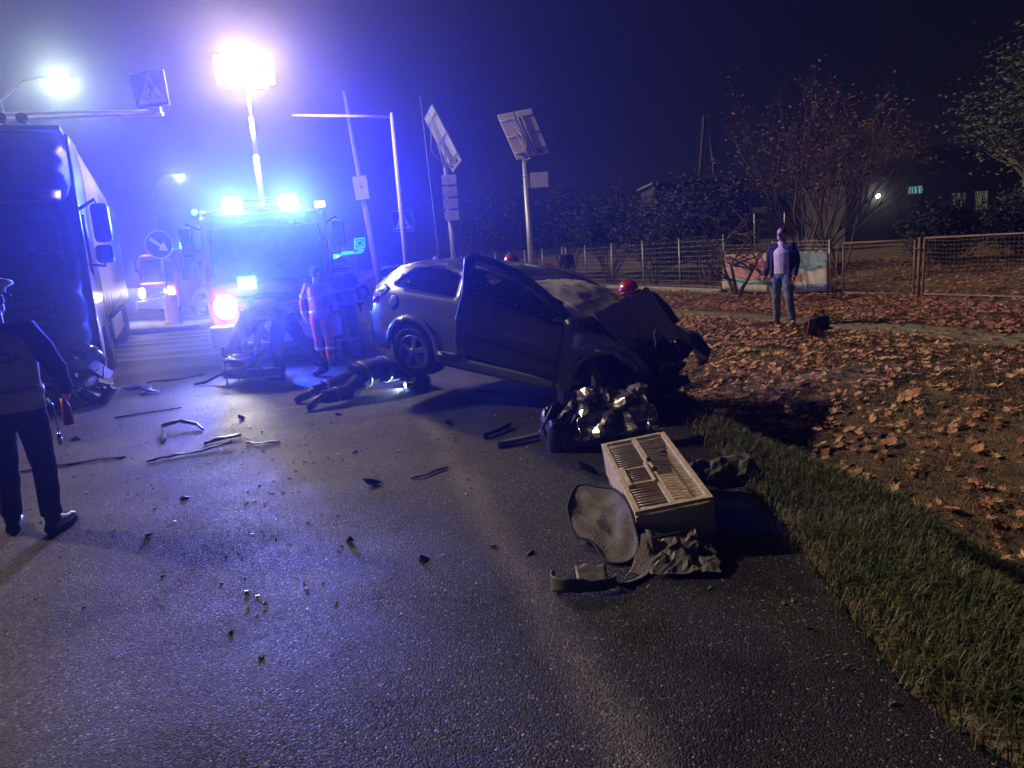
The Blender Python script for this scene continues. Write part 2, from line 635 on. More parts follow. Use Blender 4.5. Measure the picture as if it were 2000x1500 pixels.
L(m5.outputs[0], m6.inputs[0]); L(sep.outputs[1], m6.inputs[1])
mixc = N('ShaderNodeMix'); mixc.data_type = 'RGBA'
mixc.inputs['B'].default_value = (0.20, 0.185, 0.165, 1)
L(m6.outputs[0], mixc.inputs['Factor']); L(stone_glint.outputs[0], mixc.inputs['A'])
mr = N('ShaderNodeMapRange'); mr.inputs['From Min'].default_value = 0.3; mr.inputs['From Max'].default_value = 0.7
mr.inputs['To Min'].default_value = 0.5; mr.inputs['To Max'].default_value = 1.2
L(big.outputs['Fac'], mr.inputs['Value'])
sc_ = N('ShaderNodeVectorMath'); sc_.operation = 'SCALE'
L(mixc.outputs['Result'], sc_.inputs[0]); L(mr.outputs[0], sc_.inputs['Scale'])
# cracks and dark oily stains
ck = N('ShaderNodeTexVoronoi'); ck.feature = 'DISTANCE_TO_EDGE'; ck.inputs['Scale'].default_value = 0.42
dis = N('ShaderNodeTexNoise'); dis.inputs['Scale'].default_value = 1.7; dis.inputs['Detail'].default_value = 8; dis.inputs['Roughness'].default_value = 0.7
L(tc.outputs['Object'], dis.inputs['Vector'])
av = N('ShaderNodeVectorMath'); av.operation = 'MULTIPLY_ADD'; av.inputs[1].default_value = (1.3, 1.3, 0)
L(dis.outputs['Color'], av.inputs[0]); L(tc.outputs['Object'], av.inputs[2]); L(av.outputs[0], ck.inputs['Vector'])
ckr = N('ShaderNodeMapRange'); ckr.inputs['From Min'].default_value = 0.002; ckr.inputs['From Max'].default_value = 0.009
ckr.inputs['To Min'].default_value = 0.35; ckr.inputs['To Max'].default_value = 1.0
L(ck.outputs['Distance'], ckr.inputs['Value'])
st = N('ShaderNodeTexNoise'); st.inputs['Scale'].default_value = 0.9; st.inputs['Detail'].default_value = 6; st.inputs['Roughness'].default_value = 0.55
off_ = N('ShaderNodeVectorMath'); off_.operation = 'ADD'; off_.inputs[1].default_value = (31.0, 7.0, 0)
L(tc.outputs['Object'], off_.inputs[0]); L(off_.outputs[0], st.inputs['Vector'])
str_ = N('ShaderNodeMapRange'); str_.inputs['From Min'].default_value = 0.58; str_.inputs['From Max'].default_value = 0.66
str_.inputs['To Min'].default_value = 1.0; str_.inputs['To Max'].default_value = 0.45
L(st.outputs['Fac'], str_.inputs['Value'])
cs_ = N('ShaderNodeMath'); cs_.operation = 'MULTIPLY'
L(ckr.outputs[0], cs_.inputs[0]); L(str_.outputs[0], cs_.inputs[1])
sc2_ = N('ShaderNodeVectorMath'); sc2_.operation = 'SCALE'
L(sc_.outputs[0], sc2_.inputs[0]); L(cs_.outputs[0], sc2_.inputs['Scale'])
L(sc2_.outputs[0], b.inputs['Base Color'])
ro = N('ShaderNodeMapRange'); ro.inputs['To Min'].default_value = 0.40; ro.inputs['To Max'].default_value = 0.85
L(sep.outputs[2], ro.inputs['Value'])
wet = N('ShaderNodeTexNoise'); wet.inputs['Scale'].default_value = 0.55; wet.inputs['Detail'].default_value = 7; wet.inputs['Roughness'].default_value = 0.6
L(tc.outputs['Object'], wet.inputs['Vector'])
wr_ = N('ShaderNodeMapRange'); wr_.inputs['From Min'].default_value = 0.42; wr_.inputs['From Max'].default_value = 0.62
wr_.inputs['To Min'].default_value = 0.74; wr_.inputs['To Max'].default_value = 1.12
L(wet.outputs['Fac'], wr_.inputs['Value'])
rm_ = N('ShaderNodeMath'); rm_.operation = 'MULTIPLY'; rm_.use_clamp = True
L(ro.outputs[0], rm_.inputs[0]); L(wr_.outputs[0], rm_.inputs[1]); L(rm_.outputs[0], b.inputs['Roughness'])
hb = N('ShaderNodeMath'); hb.operation = 'MULTIPLY_ADD'; hb.inputs[1].default_value = -1.1
L(vo.outputs['Distance'], hb.inputs[0]); L(sep.outputs[0], hb.inputs[2])
bp = N('ShaderNodeBump'); bp.inputs['Strength'].default_value = 0.6; bp.inputs['Distance'].default_value = 0.009
L(hb.outputs[0], bp.inputs['Height']); L(bp.outputs[0], b.inputs['Normal'])
b.inputs['Specular IOR Level'].default_value = 0.22
MATS['asphalt'] = ma

poly = []
y = -12.0
while y < 77:
    for (x1, y1), (x2, y2) in zip(EDGE[:-1], EDGE[1:]):
        if y1 <= y < y2:
            x = x1 + (x2 - x1) * (y - y1) / (y2 - y1)
    j = 0.05 * noise.noise((y * 2.3, 0, 5)) + 0.045 * noise.noise((y * 9, 0, 9))
    poly.append((x + j, y))
    y += 0.12 if -2 < y < 14 else 1.0
mb = MB()
k = len(poly)
mb.add([(-90, q[1], 0.0) for q in poly] + [(q[0], q[1], 0.0) for q in poly], [(i, k + i, k + i + 1, i + 1) for i in range(k - 1)])
road = struct(mb.build('road', 'asphalt'))

# zebra crossing stripes beyond the lorry and other painted marks
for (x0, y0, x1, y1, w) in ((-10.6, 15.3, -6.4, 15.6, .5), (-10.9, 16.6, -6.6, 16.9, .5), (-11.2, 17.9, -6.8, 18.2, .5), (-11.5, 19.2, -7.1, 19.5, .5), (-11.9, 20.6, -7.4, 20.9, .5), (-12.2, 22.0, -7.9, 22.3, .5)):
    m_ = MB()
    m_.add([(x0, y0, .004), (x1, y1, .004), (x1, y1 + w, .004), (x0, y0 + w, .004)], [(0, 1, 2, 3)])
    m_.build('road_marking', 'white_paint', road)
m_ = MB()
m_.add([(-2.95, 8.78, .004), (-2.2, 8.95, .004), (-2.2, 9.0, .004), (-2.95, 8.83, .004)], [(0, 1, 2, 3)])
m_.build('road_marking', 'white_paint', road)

# traffic island with kerb
isl = MB()
isl.prism([(-14.5, 23.2), (-10.4, 23.8), (-10.0, 24.9), (-10.6, 26.2), (-14.9, 25.8)], 0.13)
struct(isl.build('traffic_island', 'concrete', bevel=0.03))

# footpath of small pavers
PA, PB = Vector((7.9, 6.2)), Vector((1.0, 23.5))
pd = (PB - PA).normalized()
pn = Vector((pd.y, -pd.x))


def path_pt(u, v, dz):
    q = PA + pd * u + pn * v
    return (q.x, q.y, ground_z(q.x, q.y) + dz)


mp = mat('paver_far', (0.17, 0.15, 0.125), 0.85, var=0.35, scale=14, bump=0.7, bscale=22)
mb = MB()
mb.grid(lambda a, c: path_pt(-3 + a * 24, -0.1 + c * 1.15, 0.006 if c not in (0, 1) else -0.06), 60, 6)
path = struct(mb.build('footpath', 'paver_far'))
mat('paver', (0.20, 0.17, 0.14), 0.8, var=0.3, scale=7, bump=0.4, bscale=50)
pav = MB()
pav.box((0, 0, 0), (0.196, 0.094, 0.03))
pav_me = pav.mesh('paver')
pav_me.materials.append(MATS['paver'])
kk = 0
for row in range(10):
    for c in range(30):
        u = 1.6 + c * 0.2 + (0.1 if row % 2 else 0)
        x, y, z = path_pt(u, 0.0 + row * 0.098, 0.006 + rnd.uniform(-0.004, 0.004))
        o = bpy.data.objects.new('paver', pav_me)
        o.location = (x, y, z)
        gz1 = path_pt(u + .1, row * .098, 0)[2] - path_pt(u - .1, row * .098, 0)[2]
        o.rotation_euler = (rnd.uniform(-.015, .015), -math.atan2(gz1, .2) + rnd.uniform(-.015, .015), math.atan2(pd.y, pd.x))
        o.parent = path
        COL.objects.link(o)


# ------------------------------------------------------------------ grass (uncountable) and fallen leaves
def path_band(x, y):
    q = Vector((x, y)) - PA
    return -0.12 < q.dot(pn) < 1.08


def grass_mesh(name, m, n, region, hmin, hmax, w, lean, keep):
    g = np.random.default_rng(len(name) + n)
    vs, fs = [], []
    c = 0
    tries = 0
    while c < n and tries < n * 14:
        tries += 1
        x = g.uniform(region[0], region[1])
        y = g.uniform(region[2], region[3])
        s = edge_s(x, y)
        if not keep(x, y, s, g):
            continue
        z = max(ground_z(x, y) - 0.01, -0.01 if s < .05 else -9)
        h = g.uniform(hmin, hmax) * (0.6 + 0.8 * (0.5 + 0.5 * noise.noise((x * 2, y * 2, 7))))
        a = g.uniform(0, 6.283)
        ln = g.uniform(0.1, lean)
        dx, dy = math.cos(a), math.sin(a)
        px, py = -dy * w, dx * w
        mx, my, mz = x + dx * ln * h * .35, y + dy * ln * h * .35, z + h * .6
        tx, ty, tz = x + dx * ln * h, y + dy * ln * h, z + h * (1 - .35 * ln)
        o = len(vs)
        vs += [(x - px, y - py, z), (x + px, y + py, z), (mx + px * .8, my + py * .8, mz), (mx - px * .8, my - py * .8, mz), (tx, ty, tz)]
        fs += [(o, o + 1, o + 2, o + 3), (o + 3, o + 2, o + 4)]
        c += 1
    q = MB()
    q.add(vs, fs)
    return q.build(name, m)


def grass_mat(name, c0, c1, c2):
    m = bpy.data.materials.new(name)
    m.use_nodes = True
    nt = m.node_tree
    b = nt.nodes['Principled BSDF']
    b.inputs['Roughness'].default_value = 0.6
    tc = nt.nodes.new('ShaderNodeTexCoord')
    wn = nt.nodes.new('ShaderNodeTexWhiteNoise')
    gi = nt.nodes.new('ShaderNodeNewGeometry')
    r_ = nt.nodes.new('ShaderNodeValToRGB')
    r_.color_ramp.elements[0].color = (*c0, 1)
    r_.color_ramp.elements[1].color = (*c2, 1)
    e = r_.color_ramp.elements.new(0.6)
    e.color = (*c1, 1)
    nt.links.new(gi.outputs['Random Per Island'], r_.inputs['Fac'])
    nt.links.new(r_.outputs[0], b.inputs['Base Color'])
    MATS[name] = m


grass_mat('grass_green', (0.045, 0.075, 0.02), (0.085, 0.11, 0.032), (0.17, 0.14, 0.065))
grass_mat('grass_dry', (0.085, 0.062, 0.03), (0.16, 0.105, 0.058), (0.26, 0.17, 0.10))
g1 = grass_mesh('verge_grass', 'grass_green', 46000, (1.1, 4.2, 1.2, 9.0), 0.05, 0.13, 0.0028, 1.1,
                lambda x, y, s, g: -0.05 < s < 1.65 * ditch_w(y) and g.uniform() < (0.22 + 0.78 * sm(0.0, 0.30, s + .2 * noise.noise((x * 3, y * 3, 50)))) * (1 if s < ditch_w(y) else .5) * (1 - .75 * sm(5.0, 7.5, y)) * (.55 + .45 * (noise.noise((x * 4, y * 4, 77)) > -.12)))
tag(g1, 'rough green grass along the edge of the asphalt', 'grass', kind='stuff')
g2 = grass_mesh('bank_grass', 'grass_dry', 60000, (1.5, 9.5, 3.0, 15.0), 0.03, 0.085, 0.0032, 1.6,
                lambda x, y, s, g: .7 * ditch_w(y) < s < 5.6 and not path_band(x, y) and g.uniform() < 0.35 + 0.65 * (noise.noise((x * 1.1, y * 1.1, 2)) > -0.1))
tag(g2, 'short dry grass on the bank between road and path', 'grass', kind='stuff')
g3 = grass_mesh('tuft_grass', 'grass_green', 7000, (2.0, 9.0, 6.0, 18.0), 0.05, 0.14, 0.003, 1.0,
                lambda x, y, s, g: 2.6 < s < 5.8 and not path_band(x, y) and noise.noise((x * 2.1, y * 2.1, 21)) > 0.33)
tag(g3, 'taller green grass tufts beside the path', 'grass', kind='stuff')

LOBE = [(0, -.5), (.10, -.28), (.34, -.34), (.24, -.10), (.5, .0), (.26, .10), (.36, .34), (.12, .24), (0, .56), (-.12, .24), (-.36, .34), (-.26, .10), (-.5, 0), (-.24, -.10), (-.34, -.34), (-.10, -.28)]
leaf_meshes = []
for q in range(9):
    r2 = random.Random(q)
    vs = [(0, 0, r2.uniform(0.0, .1))]
    cu = r2.uniform(.15, 1.1)
    for iq, (x, y) in enumerate(LOBE):
        if q % 2:
            aq = R(-90 + 22.5 * iq)
            rq = .9 if q in (3, 7) else .6
            x, y = .45 * rq * math.cos(aq), .5 * math.sin(aq)
        x *= r2.uniform(.75, 1.2)
        y *= r2.uniform(.8, 1.15)
        vs.append((x, y, cu * (x * x * .9 + y * y * .5) + r2.uniform(-.05, .06)))
    mbq = MB()
    mbq.add(vs, [(0, i, i % 16 + 1) for i in range(1, 17)])
    mbq.prism([(-.012, -.85), (.012, -.85), (.02, -.45), (-.02, -.45)], .02)
    me = mbq.mesh('fallen_leaf')
    me.materials.append(MATS[('fallen_a', 'fallen_b', 'fallen_c')[q % 3]])
    leaf_meshes.append(me)

spots = []
r3 = random.Random(5)
tries = 0
while len(spots) < 19000 and tries < 420000:
    tries += 1
    if r3.random() < .55:
        x, y = r3.uniform(1.6, 9.5), r3.uniform(4.0, 19)
    else:
        x, y = r3.uniform(3, 14), r3.uniform(9, 26)
    s = edge_s(x, y)
    if s < 0.8 * ditch_w(y):
        continue
    beyond = Vector((x, y)).__sub__(PA).dot(pn) if False else (Vector((x, y)) - PA).dot(pn)
    if path_band(x, y):
        pr = 0.10
    elif beyond > 1.0:
        pr = 1.0
    else:
        cl = noise.noise((x * 1.7, y * 1.7, 11))
        pr = 0.42 + 0.40 * (cl > -.05) + 0.35 * (cl > .3) + 0.5 * sm(8, 14, y)
        if y < 6:
            pr *= 0.8
    if r3.random() > pr:
        continue
    spots.append((x, y, beyond))


def cam_px(x, y, z):
    v = Vector((x, y, z - 1.72))
    d = v.dot(_F)
    return (1000 + 1400 * v.dot(_Rt) / d, 750 - 1400 * v.dot(_Up) / d, d) if d > .2 else (-1, -1, d)


def leaf_xf(x, y):
    z = ground_z(x, y)
    e = .08
    nx, ny = -(ground_z(x + e, y) - ground_z(x - e, y)) / (2 * e), -(ground_z(x, y + e) - ground_z(x, y - e)) / (2 * e)
    nrm = Vector((nx + r3.gauss(0, .33), ny + r3.gauss(0, .33), 1)).normalized()
    sc = r3.choice((.045, .06, .075, .09, .105, .125)) * r3.uniform(.85, 1.15)
    q = nrm.to_track_quat('Z', 'Y') @ Matrix.Rotation(r3.uniform(0, 6.28), 3, 'Z').to_quaternion()
    return Matrix.Translation((x, y, z + r3.uniform(.025, .06))) @ q.to_matrix().to_4x4() @ Matrix.Scale(sc, 4)


vis, rest = [], []
for sp in spots:
    px, py, d = cam_px(sp[0], sp[1], ground_z(sp[0], sp[1]))
    (vis if 0 < px < 2000 and 0 < py < 1500 else rest).append((d, sp))
vis.sort(key=lambda t: t[0])
for d, sp in vis[:300]:
    o = bpy.data.objects.new('fallen_leaf', r3.choice(leaf_meshes))
    o.matrix_world = leaf_xf(sp[0], sp[1])
    o.parent = ground
    COL.objects.link(o)
lit = {0: MB(), 1: MB(), 2: MB()}
for d, sp in vis[300:] + rest:
    k = r3.randrange(9)
    me = leaf_meshes[k]
    M = leaf_xf(sp[0], sp[1])
    lit[k % 3 if sp[2] < 1 else r3.choice((0, 1, 1))].add([M @ v.co for v in me.vertices][:17], [(0, i, i % 16 + 1) for i in range(1, 17)])
allm = MB()
idx = []
for k in lit:
    allm.add(lit[k].v, lit[k].f)
    idx += [k] * len(lit[k].f)
o = allm.build('leaf_litter', 'fallen_a')
o.data.materials.append(MATS['fallen_b'])
o.data.materials.append(MATS['fallen_c'])
o.data.polygons.foreach_set('material_index', idx)
tag(o, 'carpet of brown fallen leaves on the bank and below the fence', 'leaves', kind='stuff')

# ------------------------------------------------------------------ vehicles
def wheel(parent, c, r, w, side, rimm='alloy', spokes=5, steer=0.0, cam_=0.0):
    """wheel about the local y axis; side = -1 / +1 is the outward y direction"""
    M = Matrix.Translation(c) @ Matrix.Rotation(steer, 4, 'Z') @ Matrix.Rotation(cam_, 4, 'X') @ Matrix.Rotation(R(90) * -side, 4, 'X')
    t = MB()
    hw = w / 2
    rr = r * 0.66
    t.lathe([(rr, -hw * .85), (r * .9, -hw), (r * .975, -hw * .8), (r, -hw * .4), (r, hw * .4), (r * .975, hw * .8), (r * .9, hw), (rr * 1.02, hw * .9), (rr, hw * .7), (rr, -hw * .7)], 36, M, close=True)
    ty = t.build('wheel', 'rubber', parent)
    g = MB()
    g.lathe([(rr, hw * .8), (rr * .95, hw * .92), (rr * .9, hw * .8), (rr * .86, hw * .2), (rr * .86, -hw * .6)], 36, M)
    g.lathe([(rr * .22, hw * .75), (rr * .18, hw * .85), (0.001, hw * .87)], 20, M)
    for k in range(spokes):
        a = 2 * math.pi * k / spokes + .3
        Mk = M @ Matrix.Rotation(a, 4, 'Z')
        vs = []
        for z in (hw * .45, hw * .78):
            for x in (rr * .1, rr * .9):
                for sgn in (-1, 1):
                    vs.append(Mk @ Vector((x, sgn * rr * (.12 if x < rr * .5 else .17), z - (0.02 if x > rr * .5 else 0))))
        g.hexa([vs[0], vs[1], vs[2], vs[3], vs[4], vs[5], vs[6], vs[7]])
    g.build('rim', rimm, ty, bevel=0.006)
    d = MB()
    d.lathe([(rr * .6, 0), (0.001, 0.005)], 24, M)
    d.build('brake_disc', 'engine_dark', ty)
    return ty


# ---- wrecked silver hatchback, nose down, near-side door swung open
CW = thing('wrecked_car', 'silver three-door hatchback with crushed front, tail raised and side door hanging open', 'car')
_yaw, _pit = R(-34.2), R(8.7)
_Rm = Matrix.Rotation(_yaw, 3, 'Z') @ Matrix.Rotation(_pit, 3, 'Y')
CW.rotation_euler = (R(-2.5), _pit, _yaw)
CW.location = (-0.745, 9.27, 0.294)


def half_w(x, z):
    w = 0.862 if z > .4 else 0.862 - (.4 - z) * .25
    if .55 < z < .8:
        w += .012 * math.sin((z - .55) / .25 * math.pi)
    if z > .82:
        w -= (z - .82) * .10 if z < .97 else .015 + (z - .97) * .52
    if x < -.1:
        w -= .23 * ((-.1 - x) / .78) ** 2.2
    if x > 2.55:
        w -= .16 * ((x - 2.55) / .8) ** 2
    for cx in (0, 2.61):
        d = math.hypot(x - cx, z - .31)
        if .34 < d < .5 and z > .25:
            w += .022 * (1 - (d - .34) / .16)
    return w


def side_fn(sg, out=0.0):
    return lambda x, z: (x, sg * (half_w(x, z) + out), z)


ARCH_R = arc(0, .31, .375, 184, -8, 18)
quarter = [(-.80, .26), (-.45, .25)] + ARCH_R + [(.45, .215), (1.98, .215), (1.98, .33), (.82, .35), (.75, .45), (.70, .7), (.69, .96), (.62, 1.30), (.55, 1.385), (.2, 1.40), (-.12, 1.375), (-.38, 1.29), (-.58, 1.17), (-.72, 1.045), (-.80, .9), (-.855, .72), (-.885, .55), (-.87, .38)]
qwin = [(-.40, 1.075), (-.1, 1.045), (.58, 1.03), (.55, 1.265), (.35, 1.315), (.05, 1.305), (-.2, 1.22)]
panel(quarter, side_fn(-1), [qwin], .065).build('quarter_panel', 'car_paint', CW, solid=.018)
panel(qwin, side_fn(-1, -.012), (), .12).build('quarter_window', 'car_glass', CW, solid=.004)
full = [(-.80, .26), (-.45, .25)] + ARCH_R + [(.45, .215), (2.12, .215)] + arc(2.61, .31, .375, 188, 20, 14) + [(3.06, .5), (3.08, .66), (2.9, .82), (2.5, .90), (2.15, .97), (1.75, 1.18), (1.32, 1.36), (.9, 1.40), (.2, 1.40), (-.12, 1.375), (-.38, 1.29), (-.58, 1.17), (-.72, 1.045), (-.80, .9), (-.855, .72), (-.885, .55), (-.87, .38)]
fwin = [(.72, 1.02), (1.9, .97), (1.6, 1.16), (1.25, 1.30), (.72, 1.32)]
panel(full, side_fn(1), [qwin, fwin], .085).build('far_side_panel', 'car_paint', CW, solid=.018)
panel(fwin, side_fn(1, -.012), (), .2).build('far_side_window', 'car_glass', CW, solid=.004)
# wheel arch trims, lamp, fuel flap, rub strip
tr = [(x, z) for x, z in arc(0, .31, .372, 178, -3, 20)] + [(x, z) for x, z in arc(0, .31, .45, 2, 172, 20)]
panel(tr, side_fn(-1, .008), (), .05).build('arch_trim', 'car_paint', CW, solid=.022)
lampo = [(-.835, .80), (-.80, .92), (-.70, 1.035), (-.56, 1.06), (-.44, 1.025), (-.50, .955), (-.64, .875), (-.76, .79)]
tl = panel(lampo, side_fn(-1, .016), (), .05).build('tail_lamp', 'lamp_clear', CW, solid=.02)
panel([(-.83, .79), (-.775, .92), (-.66, .91), (-.66, .87), (-.76, .795)], side_fn(-1, .024), (), .05).build('red_lens', 'lamp_red', tl, solid=.01)
panel([(-.72, .95), (-.66, 1.02), (-.52, 1.03), (-.58, .955)], side_fn(-1, .024), (), .05).build('inner_reflector', 'chrome', tl, solid=.006)
ring = arc(-.33, .86, .092, 0, 342, 20)
panel(arc(-.33, .86, .098, 0, 342, 20), side_fn(-1, .0015), (), .05).build('fuel_flap_gap', 'car_dark', CW, solid=.004)
panel(arc(-.33, .86, .090, 0, 342, 20), side_fn(-1, .005), (), .05).build('fuel_flap', 'car_paint', CW, solid=.006)
panel([(.40, .34), (.72, .36), (.70, .40), (.42, .385)], side_fn(-1, .012), (), .06).build('sill_strip', 'car_trim', CW, solid=.02)
panel([(-.88, .60), (-.40, .585), (-.40, .575), (-.88, .59)], side_fn(-1, .001), (), .05).build('bumper_seam', 'car_dark', CW, solid=.004)


def roof_z(x):
    P = [(-.5, 1.235), (-.38, 1.29), (-.12, 1.375), (.2, 1.40), (.6, 1.385), (.95, 1.36), (1.32, 1.29)]
    for (a, za), (b_, zb) in zip(P[:-1], P[1:]):
        if x <= b_:
            return za + (zb - za) * (x - a) / (b_ - a)
    return P[-1][1]


def roof_pt(u, v):
    x = -.45 + u * 1.75
    z = roof_z(x)
    w = half_w(x, z) - .004
    t = v * 2 - 1
    dent = -.05 * math.exp(-((x - 1.15) ** 2 / .05)) * (1 - t * t)
    return (x, t * w, z + .03 * (1 - abs(t) ** 2.5) + dent)


MB().grid(roof_pt, 22, 16).build('roof', 'car_paint', CW, solid=.02)


def hatch_pt(x0, z0, x1, z1, bul):
    def f(u, v):
        x = x0 + (x1 - x0) * u
        z = z0 + (z1 - z0) * u
        w = half_w(x, z) - .004
        t = v * 2 - 1
        return (x - bul * (1 - t * t), t * w, z + .03 * (1 - t * t) * (1 - u))
    return f


MB().grid(hatch_pt(-.45, 1.265, -.745, 1.02, .06), 8, 12).build('rear_window', 'car_glass', CW, solid=.006)
MB().grid(hatch_pt(-.735, 1.03, -.86, .66, .09), 6, 12).build('tailgate', 'car_paint', CW, solid=.02)
MB().grid(hatch_pt(-.862, .665, -.80, .27, .10), 6, 12).build('rear_bumper', 'car_paint', CW, solid=.02)
bm_ = MB()
for sg in (-1, 1):
    pts = [(.60, sg * .60, 1.38), (.95, sg * .60, 1.35), (1.32, sg * .62, 1.285), (1.7, sg * .69, 1.13), (2.12, sg * .80, .95)]
    bm_.tube(pts, [.03, .032, .033, .034, .04], 8)
bm_.build('roof_pillars', 'car_dark', CW)
# near front wing, crumpled: flares out and ends torn
wing = [(1.99, .24), (2.02, .9), (2.1, .955), (2.5, .90), (2.85, .80), (3.04, .66), (3.06, .55), (3.0, .52)] + arc(2.60, .31, .40, 35, 178, 16) + [(2.15, .24)]


def wing_fn(x, z):
    y = -half_w(x, z)
    c = sm(2.4, 3.0, x)
    y += c * .10 * noise.noise((x * 5, z * 5, 1)) - .05 * c
    return (x - .05 * c, y, z + .05 * c * noise.noise((x * 4, z * 6, 4)) + .03 * c)


panel(wing, wing_fn, (), .05).build('front_wing', 'car_paint', CW, solid=.012)
tr2 = arc(2.60, .31, .398, 160, 34, 16) + arc(2.60, .31, .47, 38, 156, 16)
panel(tr2, lambda x, z: tuple(Vector(wing_fn(x, z)) + Vector((0, -.014, 0))), (), .05).build('front_arch_trim', 'car_paint', CW, solid=.014)


# bonnet folded up like a tent
def bonnet_pt(u, v):
    x = 2.12 + u * .62
    t = v * 2 - 1
    ridge = max(0, 1 - abs(u - .42) / (.42 if u < .42 else .58))
    z = .965 - .20 * u + .42 * ridge * (0.72 + .28 * t)
    z += .035 * noise.noise((x * 6, t * 4, 0))
    return (x - .12 * ridge, t * .70, z)


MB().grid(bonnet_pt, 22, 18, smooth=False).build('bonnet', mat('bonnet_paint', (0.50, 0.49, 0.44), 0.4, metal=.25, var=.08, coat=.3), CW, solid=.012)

# shattered windscreen bulging outward
mw = bpy.data.materials.new('crazed_glass')
mw.use_nodes = True
nt = mw.node_tree
b = nt.nodes['Principled BSDF']
tc = nt.nodes.new('ShaderNodeTexCoord')
v1 = nt.nodes.new('ShaderNodeTexVoronoi'); v1.feature = 'DISTANCE_TO_EDGE'; v1.inputs['Scale'].default_value = 38
v2 = nt.nodes.new('ShaderNodeTexNoise'); v2.inputs['Scale'].default_value = 3.0
nt.links.new(tc.outputs['Object'], v1.inputs['Vector']); nt.links.new(tc.outputs['Object'], v2.inputs['Vector'])
mr1 = nt.nodes.new('ShaderNodeMapRange'); mr1.inputs['From Min'].default_value = .0; mr1.inputs['From Max'].default_value = .12
mr1.inputs['To Min'].default_value = 1.0; mr1.inputs['To Max'].default_value = .55
nt.links.new(v1.outputs['Distance'], mr1.inputs['Value'])
mul = nt.nodes.new('ShaderNodeMath'); mul.operation = 'MULTIPLY'
mr2 = nt.nodes.new('ShaderNodeMapRange'); mr2.inputs['From Min'].default_value = .35; mr2.inputs['From Max'].default_value = .6
mr2.inputs['To Min'].default_value = .35; mr2.inputs['To Max'].default_value = 1.0
nt.links.new(v2.outputs['Fac'], mr2.inputs['Value'])
nt.links.new(mr1.outputs[0], mul.inputs[0]); nt.links.new(mr2.outputs[0], mul.inputs[1])
nt.links.new(mul.outputs[0], b.inputs['Alpha'])
b.inputs['Base Color'].default_value = (.72, .68, .56, 1)
b.inputs['Roughness'].default_value = .35
bpn = nt.nodes.new('ShaderNodeBump'); bpn.inputs['Strength'].default_value = .8; bpn.inputs['Distance'].default_value = .01
nt.links.new(v1.outputs['Distance'], bpn.inputs['Height']); nt.links.new(bpn.outputs[0], b.inputs['Normal'])
MATS['crazed_glass'] = mw


def screen_pt(u, v):
    t = v * 2 - 1
    x = 1.36 + u * .82
    z = 1.29 - u * .20
    w = .60 + .16 * u
    bul = math.sin(math.pi * min(1, u * 1.02)) ** .8 * (1 - abs(t) ** 3)
    cr_ = .03 * noise.noise((x * 7, t * 5, 2)) + .015 * noise.noise((x * 17, t * 13, 7))
    return (x + .08 * u * bul, t * w, z + .07 * bul + cr_ - .16 * max(0, u - .82))


MB().grid(screen_pt, 20, 24).build('windscreen', 'crazed_glass', CW, solid=.006)
# interior
it = MB()
for y in (-.36, .36):
    it.box((.95, y, .52), (.52, .46, .14))
    it.box((.62, y, .86), (.14, .46, .66), Matrix.Rotation(R(-18), 3, 'Y'))
    it.box((.50, y, 1.22), (.09, .24, .18), Matrix.Rotation(R(-14), 3, 'Y'))
it.build('seat', 'black_cloth', CW, bevel=.04)
it = MB()
it.box((1.95, 0, .80), (.36, 1.40, .30), Matrix.Rotation(R(8), 3, 'Y'))
it.build('dashboard', 'car_dark', CW, bevel=.05)
it = MB()
it.box((1.1, 0, .26), (2.1, 1.62, .06))
it.box((-.2, 0, .55), (.9, 1.2, .5))
it.build('floor_pan', 'car_dark', CW)
it = MB()
Ms = Matrix.Translation((1.62, .36, .90)) @ Matrix.Rotation(R(-65), 4, 'Y')
it.lathe([(.17, 0), (.182, .013), (.195, 0), (.182, -.013)], 28, Ms, close=True)
it.box((1.63, .36, .9), (.04, .34, .05))
it.tube([(1.62, .36, .9), (1.9, .36, .78)], .03, 8)
it.build('steering_wheel', 'car_dark', CW)
# white inflated airbag cushion by the screen
it = MB()
it.ell((1.84, -.30, 1.0), (.17, .2, .13))
it.build('airbag', 'board_pale', CW)
wheel(CW, (0, -.76, .31), .315, .205, -1, 'alloy', 5, cam_=R(4))
wheel(CW, (0, .76, .31), .315, .205, 1, 'alloy', 5)
wheel(CW, (2.42, .70, .42), .315, .205, 1, 'alloy', 5, steer=R(18))
it = MB()
it.ell((0, -.58, .38), (.40, .2, .38), nu=18)
it.build('wheel_housing', 'car_dark', CW)
# crushed nose: torn plates, pipes and mounts
it = MB()
r4 = random.Random(3)
for k in range(120):
    c = Vector((r4.uniform(2.40, 2.90), r4.uniform(-.80, .50), r4.uniform(.18, .74)))
    if c.x > 2.85:
        c.y *= .85
        c.z = min(c.z, .68)
    s_ = (r4.uniform(.05, .26), r4.uniform(.05, .26), r4.uniform(.015, .16))
    it.box(c, s_, Matrix.Rotation(r4.uniform(-1, 1), 3, 'X') @ Matrix.Rotation(r4.uniform(-1, 1), 3, 'Y') @ Matrix.Rotation(r4.uniform(-2, 2), 3, 'Z'), jit=.025)
for k in range(34):
    c = Vector((r4.uniform(2.5, 2.85), r4.uniform(-.75, .45), r4.uniform(.2, .72)))
    pts = [c]
    for q in range(4):
        pts.append(pts[-1] + Vector((r4.uniform(-.06, .14), r4.uniform(-.12, .10), r4.uniform(-.12, .10))))
    it.tube(pts, r4.uniform(.006, .02), 6)
it.build('crushed_engine', 'engine_dark', CW)
it = MB()
it.ell((2.62, -.55, .36), (.36, .17, .33), nu=18)
it.build('inner_wheel_arch', 'car_dark', CW)

